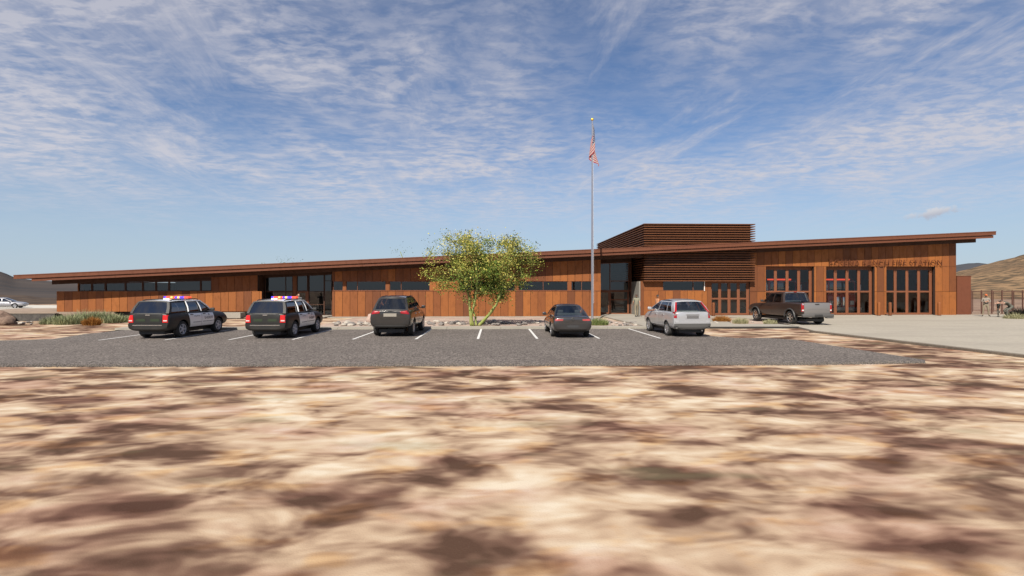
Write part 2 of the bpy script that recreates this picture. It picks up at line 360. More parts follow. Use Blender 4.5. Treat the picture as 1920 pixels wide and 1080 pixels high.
def rag(pts, amp, step, seed):            # roughen an outline
    r = random.Random(seed); out = []
    for a, b in zip(pts, pts[1:] + pts[:1]):
        L = (Vector(b) - Vector(a)).length; n = max(1, int(L / step))
        for i in range(n):
            t = i / n; out.append((a[0] + (b[0] - a[0]) * t + (r.uniform(-amp, amp) if i else 0), a[1] + (b[1] - a[1]) * t + (r.uniform(-amp, amp) if i else 0)))
    return out
def build_lot():
    P = [gp(-420, 690), gp(0, 688), gp(960, 686.5), gp(1500, 684.5), gp(1735, 681), gp(1735, 675.5), gp(1633, 659.5), gp(1549, 646.5), gp(1492, 637.5), gp(1440, 634.2), gp(1380, 634), gp(1320, 629.5)]
    pts = [(p.x, p.y) for p in P] + [(gp(1318, 629).x, KY), (gp(237, 617.4).x, KY)] + [(q.x, q.y) for q in (gp(237, 619), gp(160, 626.5), gp(100, 636), gp(0, 638.8), gp(-300, 643), gp(-420, 645))]
    b = MB(); o = [(x, y) for x, y in pts]
    b.add([(x, y, 0.012) for x, y in rag(o, 0.012, 0.4, 3)], [tuple(range(len(rag(o, 0.012, 0.4, 3))))]); struct(b.build('parking_lot', M_ASPH))
    # broken gravel along the near edge
    g = MB(); r = random.Random(5); a = [(q.x, q.y) for q in P[:5]]
    for i in range(9000):
        k = r.choices(range(4), [6, 17, 9, 4])[0]; t = r.random(); x = a[k][0] + (a[k + 1][0] - a[k][0]) * t; y = a[k][1] + (a[k + 1][1] - a[k][1]) * t
        y += abs(r.gauss(0, 0.30)) - 0.10; s = r.uniform(0.007, 0.019); an = r.uniform(0, 6.28)
        vs = [(x + math.cos(an + j * 1.57) * s * r.uniform(0.7, 1.2), y + math.sin(an + j * 1.57) * s * r.uniform(0.7, 1.2), 0.008) for j in range(4)]
        vs += [((vs[j][0] - x) * 0.55 + x, (vs[j][1] - y) * 0.55 + y, 0.012 + s * r.uniform(0.7, 1.3)) for j in range(4)]
        g.add(vs, [(0, 1, 5, 4), (1, 2, 6, 5), (2, 3, 7, 6), (3, 0, 4, 7), (4, 5, 6, 7)])
    def fg(T, b):
        rr = T.new('ShaderNodeAttribute', attribute_name='rnd').outputs['Fac']; T.l.new(T.ramp(rr, [(0, (0.055, 0.046, 0.04)), (0.6, (0.11, 0.095, 0.082)), (1, (0.20, 0.17, 0.14))]), b.inputs['Base Color'])
    struct(g.build('edge_gravel', mat('loose_gravel', fg, rough=0.95)), 'stuff')
build_lot()
LINE_PX = [(192, 637.2), (316, 637), (438, 636.2), (556, 636), (662, 636), (781, 635.6), (897, 635.4), (1004, 635), (1122, 634.6), (1237, 634.2)]
def build_lines():
    xs = [gp(*p).x for p in LINE_PX]; n = len(xs); mi = (n - 1) / 2
    sl = sum((i - mi) * x for i, x in enumerate(xs)) / sum((i - mi) ** 2 for i in range(n)); mx = sum(xs) / n
    y0 = gp(930, 636).y
    for i in range(n):
        x = 0.5 * xs[i] + 0.5 * (mx + sl * (i - mi))
        b = MB(); b.add([(x - 0.055, y0, 0.0165), (x + 0.055, y0, 0.0165), (x + 0.055, KY - 0.02, 0.0165), (x - 0.055, KY - 0.02, 0.0165)], [(0, 1, 2, 3)]); struct(b.build('stall_marking', M_PAINT))
build_lines()
KERB_T = gp(930, 611.5, 0.12).y
def build_paving():
    xl, xr, xe = gp(232, 617.4).x, gp(1322, 617.4).x, gp(1525, 619.5).x
    b = MB()
    x = xl
    while x < xr - 0.1:
        x2 = min(x + 3.0, xr); b.box(x + 0.008, x2 - 0.008, KY, KERB_T, 0.0, 0.12 + rng.uniform(-0.002, 0.002)); x = x2
    struct(b.build('parking_kerb', M_CONC))
    # pavement on the right, its dark kerb face, and the apron
    b = MB(); b.box(xr, xe, KY + 0.06, gp(1400, 607.5, .12).y, 0.0, 0.118); struct(b.build('pavement', M_CONC))
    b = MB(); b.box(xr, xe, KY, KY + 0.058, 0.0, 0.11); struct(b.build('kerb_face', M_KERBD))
    a0 = gp(1525, 619.5, 0.1); a1 = gp(1920, 664, 0.1); d = (a1 - a0); a2 = a0 + d * 2.2
    out = [(a0.x, a0.y), (a2.x, a2.y), (75, a2.y), (75, YF + 1.2), (XW(1335, YF), YF + 0.0), (XW(1335, YF), YF - 0.9), (gp(1440, 599, .1).x, gp(1440, 599, .1).y), (gp(1475, 607, .1).x, gp(1475, 607, .1).y)]
    b = MB(); b.poly(out, 0.0, 0.10); struct(b.build('concrete_apron', M_APRON))
    n = Vector((d.y, -d.x, 0)).normalized(); n = n if n.x < 0 else -n
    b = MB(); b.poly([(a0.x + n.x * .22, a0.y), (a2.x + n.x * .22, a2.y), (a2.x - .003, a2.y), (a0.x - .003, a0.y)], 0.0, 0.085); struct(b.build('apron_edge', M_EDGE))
    # walk to the entrance, concrete strip along the wall, gravel beds
    w = [gp(1199, 611.6), gp(1330, 611.6), gp(1210, 593.4), gp(1127, 593.4)]
    b = MB(); b.poly([(w[0].x, KERB_T + .003), (w[1].x + 1.2, KERB_T + .003), (XW(1330, YF), YF - .95), (XW(1330, YF), YF + 2.6), (XW(1127, YF), YF + 2.6), (XW(1127, YF), YF - .1)], 0.0, 0.10); struct(b.build('entrance_walk', M_CONC))
    b = MB(); b.box(XW(621, YF), XW(1127, YF) - .003, YF - 1.0, YF - 0.003, 0.0, 0.05); struct(b.build('wall_apron_strip', M_CONC))
    p0, p1, p2 = gp(560, 603.5), gp(622, 596.5), gp(560, 594)
    b = MB(); b.poly([(p0.x - 2.5, p0.y - .9), (XW(621, YF) - .01, YF - 1.6), (XW(621, YF) - .01, YF + 1.9), (XW(484, YF), YF + 1.9), (XW(484, YF), YF - 1.2)], 0.0, 0.11); struct(b.build('porch_slab', M_CONC))
    for i, (q0, q1, ya, yb) in enumerate(((630, 1199, KERB_T + .004, YF - 1.02), (1322, 1440, gp(1400, 607.5, .12).y + .004, gp(1400, 600).y))):
        b = MB(); o = rag([(gp(q0, 604).x, ya), (gp(q1, 608).x, ya), (gp(q1 - (70 if i == 0 else 0), 600).x, yb), (gp(q0, 604).x, yb)], 0.05, 0.5, 11 + i)
        b.add([(x, y, 0.03 + 0.004 * i) for x, y in o], [tuple(range(len(o)))]); struct(b.build('gravel_bed', M_GRAVELBED))
build_paving()

# ------------------------------------------------------------------ the fire station
ST = thing('fire_station', 'long low rust steel fire station with a sloping roof and glazed engine bays', 'building', (0, YF, 0))
def part(name, mb, mats, parent=None, smooth=False, angle=40):
    me = mb.mesh(name, mats, smooth, angle)
    o = obj(name, me, parent or ST)
    if (parent or ST) is ST: o.location = (0, -YF, 0)
    return o
YU, YL = YF - 1.28, YF - 1.20
RU0, RU1 = wp(28.5, 515.6, YU), wp(1870.5, 433.0, YU)
def roof_top(x): return RU0.z + (RU1.z - RU0.z) * (x - RU0.x) / (RU1.x - RU0.x)
T1, T2, T3 = 0.30, 0.53, 0.80          # bottom of upper fascia, lower fascia, beam (below roof top)
def wall_top(x): return roof_top(x) - T2 - 0.10
X = lambda px: XW(px, YF)
def Zf(px, py): return wp(px, py, YF).z
PITCH = 0.592
def panels(b, x0, x1, z0, z1, y=YF, start=None, t=0.035, joints=(), seed=0):
    """vertical steel sheets with open joints over a dark backing; z0/z1 numbers or functions of x"""
    fz = lambda z, x: z(x) if callable(z) else z
    xs = [x0]; k = math.ceil((x0 - (start if start is not None else 0)) / PITCH + 1e-4)
    s0 = start if start is not None else 0
    while s0 + k * PITCH < x1 - 0.06:
        if s0 + k * PITCH > x0 + 0.06: xs.append(s0 + k * PITCH)
        k += 1
    xs.append(x1); g = 0.0125
    for a, c in zip(xs, xs[1:]):
        lo = [fz(z0, a), fz(z0, c)]; levels = [j for j in joints if lo[0] + .1 < j < fz(z1, a) - .1]
        bot = lo
        for j in levels + [None]:
            top = [j - g, j - g] if j is not None else [fz(z1, a), fz(z1, c)]
            b.slope(a + g, c - g, y, y + t, bot[0], bot[1], top[0], top[1], 0, rng.random())
            if j is not None: bot = [j + g, j + g]
    b.slope(x0 + .002, x1 - .002, y + t - 0.004, y + 0.24, fz(z0, x0) + .001, fz(z0, x1) + .001, fz(z1, x0) - .001, fz(z1, x1) - .001, 1, 0.5)
ZW = Zf(930, 545.4); ZWT = Zf(930, 527.2); ZB1 = Zf(1600, 546.8); ZB2 = Zf(1600, 499.8)

def glazing(name, x0, x1, z0, z1, y, vm=(), hm=(), fw=0.05, fd=0.08, fmat=None, gmat=None, vw=None, ztopf=None, edges=True):
    """window part: frame mesh with one pane child"""
    f = MB(); fz = (lambda x: ztopf(x)) if ztopf else (lambda x: z1)
    if edges:
        f.slope(x0, x0 + fw, y - fd / 2, y + fd / 2, z0, z0, fz(x0), fz(x0 + fw)); f.slope(x1 - fw, x1, y - fd / 2, y + fd / 2, z0, z0, fz(x1 - fw), fz(x1))
    f.box(x0 + fw, x1 - fw, y - fd / 2 + .003, y + fd / 2 - .003, z0, z0 + fw); f.slope(x0 + fw, x1 - fw, y - fd / 2 + .003, y + fd / 2 - .003, fz(x0) - fw, fz(x1) - fw, fz(x0) - .002, fz(x1) - .002)
    for i, m in enumerate(vm):
        w = vw[i] if vw else fw; f.slope(m - w / 2, m + w / 2, y - fd / 2 - .004, y + fd / 2 + .004, z0 + .001, z0 + .001, fz(m) - .001, fz(m) - .001)
    for m, a, c in hm: f.box(a, c, y - fd / 2 + .006, y + fd / 2 - .006, m - fw / 2, m + fw / 2)
    w_ = part(name, f, fmat or M_FRAME)
    g = MB(); g.add([(x0 + .01, y, z0 + .01), (x1 - .01, y, z0 + .01), (x1 - .01, y, fz(x1) - .01), (x0 + .01, y, fz(x0) - .01)], [(0, 1, 2, 3)]); part('pane', g, gmat or M_GLASS, w_)
    return w_

def build_station():
    # walls, left wing
    z1l, z1r = Zf(150, 531.5), Zf(395, 525)
    top_l = lambda x: z1l + (z1r - z1l) * (x - X(146)) / (X(395) - X(146))
    zl = Zf(300, 546.2); zb = 0.47
    b = MB(); panels(b, X(106), X(491), zb, zl, start=X(106)); part('wall_cladding', b, [M_CORTEN, M_GROOVE])
    b = MB(); b.box(X(106) + .25, X(486), YF + .30, YF + .5, -0.05, zb + .01); part('plinth', b, mat('dark_plinth', base=(0.045, 0.038, 0.033), rough=0.9))
    b = MB(); panels(b, X(396), X(483), zl + .012, wall_top, start=X(396)); part('wall_cladding', b, [M_CORTEN, M_GROOVE])
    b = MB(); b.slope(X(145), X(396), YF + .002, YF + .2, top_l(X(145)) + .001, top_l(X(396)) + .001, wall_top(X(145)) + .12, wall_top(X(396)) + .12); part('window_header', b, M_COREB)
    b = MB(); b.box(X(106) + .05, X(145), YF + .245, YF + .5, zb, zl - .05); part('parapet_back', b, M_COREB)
    z1l, z1r = Zf(150, 531.5), Zf(395, 525)
    top = lambda x: z1l + (z1r - z1l) * (x - X(146)) / (X(395) - X(146))
    edges = [146, 170.5, 196, 233.5, 266, 291, 315.5, 375, 395.8]
    b = MB(); b.box(X(145), X(146.2), YF + .02, YF + .18, zl, wall_top(X(145))); part('corner_post', b, M_CORTEN)
    for a, c in zip(edges, edges[1:]): glazing('window', X(a) + .003, X(c) - .003, zl + .004, 0, YF + .12, fw=0.06, ztopf=lambda x: top(x) - .003, fmat=M_SOFFIT)
    # end walls
    for px, z0, sx in ((146.2, zl, 1), (1793, 0.0, -1)):
        x = X(px); b = MB(); b.slope(min(x, x + sx * .2), max(x, x + sx * .2), YF + .245, YF + 20, z0, z0, wall_top(x), wall_top(x)); part('end_wall', b, M_CORTEN)
    b = MB(); b.box(X(106), X(106) + .2, YF + .245, YF + 3, zb, zl); part('end_wall', b, M_CORTEN)
    # middle wing
    b = MB(); panels(b, X(622.5), X(1126.5), 0.0, ZW, start=X(627.7)); part('wall_cladding', b, [M_CORTEN, M_GROOVE])
    b = MB(); panels(b, X(622.5), X(1126.5), ZWT, wall_top, start=X(627.7)); part('wall_cladding', b, [M_CORTEN, M_GROOVE])
    for a, c in ((643, 648.5), (723.5, 730.3), (806, 862), (966, 972.3), (1064.8, 1071), (1112, 1126.5)):
        b = MB(); b.box(X(a), X(c), YF + .01, YF + .2, ZW + .002, ZWT - .002); part('window_post', b, M_CORTEN)
    b = MB(); b.box(X(622.5), X(1126.5), YF - .02, YF + .0, ZW - .025, ZW + .02); part('sill', b, M_FASCIA)
    for a, c, ms in ((624, 643, ()), (648.5, 723.5, (670,)), (730.3, 806, (752,)), (862, 966, (884, 930)), (972.3, 1064.8, (1018.5,)), (1071, 1112, (1090.5,))):
        glazing('window', X(a) + .003, X(c) - .003, ZW + .022, ZWT - .004, YF + .08, vm=[X(q) for q in ms], fw=0.035)
    # vestibule glazing, set back
    YV = YF + 1.0; V = lambda q: XW(q, YV); zs = wp(520, 546.5, YV).z
    sof = lambda x: wall_top(x) - .04
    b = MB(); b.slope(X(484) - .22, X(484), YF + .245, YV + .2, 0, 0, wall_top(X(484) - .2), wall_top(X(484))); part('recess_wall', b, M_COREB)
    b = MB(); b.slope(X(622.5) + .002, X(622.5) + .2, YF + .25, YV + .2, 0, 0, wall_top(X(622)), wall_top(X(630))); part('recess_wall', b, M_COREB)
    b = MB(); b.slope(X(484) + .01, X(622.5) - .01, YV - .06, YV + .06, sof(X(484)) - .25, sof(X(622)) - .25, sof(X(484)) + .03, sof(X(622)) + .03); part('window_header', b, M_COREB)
    hd = lambda x: sof(x) - .253
    glazing('window', V(497), V(549.5), zs, 0, YV, vm=[V(535.8)], ztopf=hd, fmat=M_SOFFIT)
    glazing('window', V(497), V(549.5), 0.10, zs - .01, YV, vm=[V(535.8)], fmat=M_SOFFIT)
    b = MB(); b.slope(V(549.7), V(556.8), YV - .08, YV + .1, .1, .1, hd(V(550)), hd(V(557))); part('post', b, M_CORTEN)
    glazing('window', V(557), V(577.3), wp(565, 546, YV).z, 0, YV, ztopf=hd, fmat=M_SOFFIT)
    d = glazing('door', V(557.2), V(575), 0.10, wp(565, 546, YV).z - .02, YV + .02, hm=[(1.0, V(557.3), V(574.8))], fw=.09)
    b = MB(); b.tube([(V(572.5), YV - .06, .95), (V(572.5), YV - .06, 1.25)], .015); part('handle', b, M_CHROME, d)
    b = MB(); b.box(V(575.2), V(578.8), YV - .07, YV + .07, .1, wp(565, 546, YV).z - .005); part('post', b, M_FRAME)
    glazing('window', V(579), V(608), 0.10, 0, YV, ztopf=hd, hm=[(zs, V(579.5), V(607.5)), (wp(590, 571, YV).z, V(579.5), V(607.5))], fmat=M_SOFFIT)
    glazing('window', V(608.2), V(622.6), 0.10, 0, YV - .01, ztopf=hd, hm=[(wp(615, 526.5, YV).z, V(608.5), V(622.5))], fmat=M_SOFFIT)
    # main entrance recess
    YE = YF + 2.4; E = lambda q: XW(q, YE); ze = wp(1150, 546, YE).z; zr = wp(1150, 489, YE).z
    b = MB(); b.box(X(1198.5), X(1200.5), YF - .02, YE + .1, .1, Zf(1199, 527) - .02); part('recess_wall', b, M_PLASTER)
    b = MB(); b.slope(X(1126.5) - .2, X(1126.5) - .003, YF + .245, YE + .1, 0, 0, wall_top(X(1120)), wall_top(X(1126))); part('recess_wall', b, M_CORTEN)
    xr = X(1198.5) - .005; xl = X(1126.5) + .002
    glazing('window', xl, xr, ze + .04, 0, YE, vm=[E(1143.5), E(1179)], hm=[(wp(1150, 527, YE).z, E(1144), xr - .05)], ztopf=lambda x: wall_top(x) - .35, fw=.06)
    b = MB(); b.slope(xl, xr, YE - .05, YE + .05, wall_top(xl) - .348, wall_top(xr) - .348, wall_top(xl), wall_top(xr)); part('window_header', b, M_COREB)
    d = glazing('door', xl, E(1143.3), .1, ze + .03, YE, fw=.14, fd=.1)
    b = MB(); b.tube([(E(1141), YE - .09, .9), (E(1141), YE - .09, 1.25)], .016); part('handle', b, M_CHROME, d)
    glazing('window', E(1143.5), E(1178), .1, ze + .03, YE, fw=.09, hm=[(wp(1150, 562, YE).z, E(1144), E(1177.6))])
    glazing('window', E(1178.2), xr, .1, ze + .03, YE, fw=.05)
    # wall under the louvre screen and right hand wall
    b = MB(); b.box(X(1200.7), X(1207), YF - .03, YF + .25, 0.0, Zf(1204, 527.5)); part('corner_post', b, M_CORTEN)
    b = MB(); panels(b, X(1207), X(1326), 0.0, ZW, start=X(1207)); part('wall_cladding', b, [M_CORTEN, M_GROOVE])
    b = MB(); b.box(X(1207) + .003, X(1242.5), YF + .006, YF + .2, ZW + .01, ZWT + .1); part('wall_cladding', b, M_CORTEN)
    b = MB(); b.box(X(1321.2), X(1326) - .002, YF + .006, YF + .2, ZW + .01, ZWT + .1); part('wall_cladding', b, M_CORTEN)
    glazing('window', X(1242.7), X(1321), ZW + .012, ZWT + .1, YF + .06, vm=[X(1299.7)], fw=.04)
    b = MB(); b.box(X(1319.6), X(1321), YF - .06, YF + .0, ZW, ZWT + .02); part('downpipe', b, mat('pale_metal', base=(0.62, 0.58, 0.53), rough=0.5))
    zd = ZWT + .1
    def bay(x0, x1, z1, y, zm, st=.22, leaves=4, gm=M_BAYGLASS):
        fr = MB(); fr.box(x0, x0 + .05, y - .05, y + .08, .1, z1); fr.box(x1 - .05, x1, y - .05, y + .08, .1, z1); fr.box(x0 + .05, x1 - .05, y - .05, y + .08, z1 - .08, z1)
        door = part('bay_door', fr, M_FRAME); w = (x1 - x0 - .1) / leaves
        for i in range(leaves):
            a = x0 + .05 + i * w + .004; c = a + w - .008; f = MB(); zt = z1 - .085
            f.box(a, a + st * .28, y - .03, y + .03, .115, zt); f.box(c - st * .85, c, y - .03, y + .03, .115, zt)
            for z0_, z1_ in ((.115, .27), (zm - .065, zm + .065), (zt - .16, zt)): f.box(a + st * .28, c - st * .85, y - .027, y + .027, z0_, z1_)
            part('leaf', f, M_FRAME, door)
            g = MB()
            for z0_, z1_ in ((.26, zm - .06), (zm + .06, zt - .15)): g.add([(a + .03, y, z0_), (c - .1, y, z0_), (c - .1, y, z1_), (a + .03, y, z1_)], [(0, 1, 2, 3)])
            part('pane', g, gm, door)
        return door
    b = MB(); panels(b, X(1326), X(1333.5), 0, zd, start=X(1326)); part('wall_cladding', b, [M_CORTEN, M_GROOVE])
    bay(X(1333.5), X(1406), zd - .02, YF + .18, Zf(1370, 560), st=.20, gm=M_GLASS)
    # right wall in pieces around the three bays
    bays = [(1436.3, 1526.5), (1549.3, 1640), (1662.3, 1753.5)]
    st = X(1406)
    b = MB(); panels(b, X(1406), X(1436.3), 0.0, ZB2, start=st, joints=(ZB1,)); part('wall_cladding', b, [M_CORTEN, M_GROOVE])
    b = MB(); panels(b, X(1526.5), X(1549.3), 0.0, ZB2, start=X(1526.5) - 9 * PITCH - .4, joints=(ZB1,)); part('wall_cladding', b, [M_CORTEN, M_GROOVE])
    b = MB(); panels(b, X(1640), X(1662.3), 0.0, ZB2, start=X(1640) - 9 * PITCH - .4, joints=(ZB1,)); part('wall_cladding', b, [M_CORTEN, M_GROOVE])
    b = MB(); panels(b, X(1753.5), X(1793), 0.0, ZB2, start=X(1793) - 9 * PITCH, joints=(ZB1,)); part('wall_cladding', b, [M_CORTEN, M_GROOVE])
    b = MB(); panels(b, X(1326), X(1793), ZB2 + .018, wall_top, start=X(1793) - 60 * PITCH); part('wall_cladding', b, [M_CORTEN, M_GROOVE])
    b = MB(); b.box(X(1406), X(1793), YF + .03, YF + .2, ZB2 - .01, ZB2 + .02); part('joint_strip', b, M_GROOVE)
    for a, c in bays: bay(X(a) + .003, X(c) - .003, ZB2 - .012, YF + .36, ZB1, st=.20)
    # lettering on the bay wall
    tm = text_mesh('ROSENA RANCH FIRE STATION', 0.62, 0.022, M_LETTER, 'lettering', -0.012); xs = [v.co.x for v in tm.vertices]; wid = max(xs) - min(xs)
    tx0, tx1 = X(1553.5), X(1763.5); zt = Zf(1660, 498.3); zh = Zf(1660, 487.3) - zt; zs_ = max(v.co.y for v in tm.vertices)
    for v in tm.vertices:
        x, y, z = v.co; v.co = (tx0 + (x - min(xs)) * (tx1 - tx0) / wid, YF - .15 - z, zt + y / zs_ * zh)
    tm.flip_normals()
    iv = sorted((min(tm.vertices[i].co.x for i in p.vertices), max(tm.vertices[i].co.x for i in p.vertices)) for p in tm.polygons)
    gaps, hi = [], iv[0][1]
    for a, c in iv:
        if a > hi: gaps.append((a - hi, (a + hi) / 2))
        hi = max(hi, c)
    cutx = sorted(x for _, x in sorted(gaps)[-3:]) + [1e9]; lo_ = -1e9
    for cx_ in cutx:                                 # one part per word
        w_ = MB(); w_.add([v.co for v in tm.vertices], [list(p.vertices) for p in tm.polygons if lo_ < p.center.x < cx_], 0, .5)
        me = w_.mesh('sign_lettering', [M_LETTER]); bm = bmesh.new(); bm.from_mesh(me); bmesh.ops.delete(bm, geom=[v for v in bm.verts if not v.link_faces], context='VERTS'); bm.to_mesh(me); bm.free()
        o = obj('sign_lettering', me, ST); o.location = (0, -YF, 0); lo_ = cx_
    # roof: slab, two stepped fascias, beam
    sk = lambda x: (x + 2) * .0034 - .02
    def bar(xa, xb, y0, y1, ta, tb, m, name, par=None, thin=False):
        q = MB(); x = xa
        while x < xb - .01:
            x2 = min(x + 6.1, xb); x2 = xb if xb - x2 < 1.5 else x2
            e0, e1 = (sk(x), sk(x2)) if y0 < YF - 1 else (0, 0); b0, b1 = (e0, e1) if y1 < YF - 1 else (0, 0); xa_, xb_ = x + .004, x2 - .004
            lo, hi = (roof_top(x) - tb, roof_top(x2) - tb), (roof_top(x) - ta, roof_top(x2) - ta)
            q.hexa([(xa_, y0 + e0, lo[0]), (xb_, y0 + e1, lo[1]), (xb_, y1 + b1, lo[1]), (xa_, y1 + b0, lo[0]), (xa_, y0 + e0, hi[0]), (xb_, y0 + e1, hi[1]), (xb_, y1 + b1, hi[1]), (xa_, y1 + b0, hi[0])]); x = x2
        return part(name, q, m, par)
    roof = bar(RU0.x + .05, RU1.x - .05, YU + .062, YF + 21, .012, T1 - .02, M_SOFFIT, 'roof')
    bar(RU0.x, RU1.x, YU, YU + .06, 0.0, T1, M_FASCIA, 'fascia', roof)
    bar(RU0.x - .0, RU1.x, YU - .02, YU - .001, 0.0, .07, M_FASCIA, 'drip_edge', roof)
    bar(XW(62, YL), XW(1865.5, YL), YL, YL + .07, T1 + .012, T2, M_FASCIA, 'fascia', roof)
    bar(XW(64, YL), XW(1864, YL), YL + .072, YF + 20.5, T1 - .019, T1 + .10, M_SOFFIT, 'soffit', roof)
    bar(XW(100, YF), XW(1827, YF), YF - .14, YF + .05, T1 + .101, T3 - .02, M_SOFFIT, 'beam', roof)
    # louvred screen
    YS = YF - .42; x0, x1 = XW(1207.5, YS), XW(1412.5, YS); z0, z1 = wp(1300, 527.3, YS).z, wp(1207, 418.9, YS).z; dep = 19.0
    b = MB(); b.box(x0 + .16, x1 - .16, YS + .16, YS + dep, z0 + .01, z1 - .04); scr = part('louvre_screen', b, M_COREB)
    b = MB(); n = 24; pt = (z1 - z0) / n
    for i in range(n + 1):
        z = z0 + i * (z1 - z0 - .066) / n; q = rng.random()
        b.box(x0, x1 + .17, YS, YS + .158, z, z + .066, 0, q)
        b.box(x0, x0 + .158, YS + .159, YS + dep, z, z + .066, 0, q)
        b.box(x1 + .01, x1 + .168, YS + .159, YS + dep, z, z + .066, 0, q)
    part('louvres', b, M_LOUVRE, scr)
    # interior
    b = MB(); b.slope(X(147), X(1790), YF + 12, YF + 12.2, 0, 0, roof_top(X(147)) - .15, roof_top(X(1790)) - .15); part('interior_wall', b, M_INT)
    b = MB(); b.box(X(150), X(1792), YF + .5, YF + 11.99, -.05, .085); part('interior_floor', b, M_INTF)
    for q in (700, 900, 1065, 1324, 1415):
        b = MB(); b.box(X(q), X(q) + .15, YF + 2.7, YF + 11.98, .09, roof_top(X(q)) - .2); part('interior_wall', b, M_INT)
build_station()

# ------------------------------------------------------------------ vehicles
def grid_mesh(b, pts, skip=None, mat=0, flip=False):
    """pts[j][i] grid of Vectors -> quads (skip(i,j) leaves a hole)"""
    nj, ni = len(pts), len(pts[0]); vs = [p for row in pts for p in row]; fs = []
    for j in range(nj - 1):
        for i in range(ni - 1):
            if skip and skip(i, j): continue
            q = (j * ni + i, j * ni + i + 1, (j + 1) * ni + i + 1, (j + 1) * ni + i); fs.append(q[::-1] if flip else q)
    b.add(vs, fs, mat)
def lerp(a, b, t): return a + (b - a) * t

def wheel_meshes(R_, w, spokes, rimmat, rr=0.64):
    t = MB(); h = w / 2
    t.lathe([(R_ * .60, -h * .75), (R_ * .80, -h), (R_ * .93, -h * .94), (R_ * .985, -h * .72), (R_, -h * .35), (R_, h * .35), (R_ * .985, h * .72), (R_ * .93, h * .94), (R_ * .80, h), (R_ * .60, h * .75)], 32, 'X')
    t.lathe([(R_ * .62, -h * .7), (0.01, -h * .7)], 32, 'X'); t.lathe([(0.01, h * .25), (R_ * .66, h * .25)], 32, 'X')
    m1 = t.mesh('wheel', [M_TYRE], True, 50)
    r = MB()
    r.lathe([(R_ * .64, h * .30), (R_ * .64, h * .93), (R_ * .60, h * .96), (R_ * .565, h * .90), (R_ * .55, h * .32)], 32, 'X')
    r.lathe([(R_ * .13, h * .35), (R_ * .13, h * .86), (0.001, h * .9)], 16, 'X')
    for k in range(spokes):
        a = 2 * math.pi * k / spokes; d = Vector((0, math.cos(a), math.sin(a))); n = Vector((0, -d.z, d.y)); vs = []
        for q, ww in ((R_ * .08, R_ * .10), (R_ * .60, R_ * .075)):
            for sx, sw in ((h * .5, -1), (h * .5, 1), (h * .86, 1), (h * .86, -1)): vs.append(d * q + n * ww * sw + Vector((sx if q > .1 * R_ or True else 0, 0, 0)))
        r.hexa(vs)
    m2 = r.mesh('rim', [rimmat], True, 40)
    return m1, m2

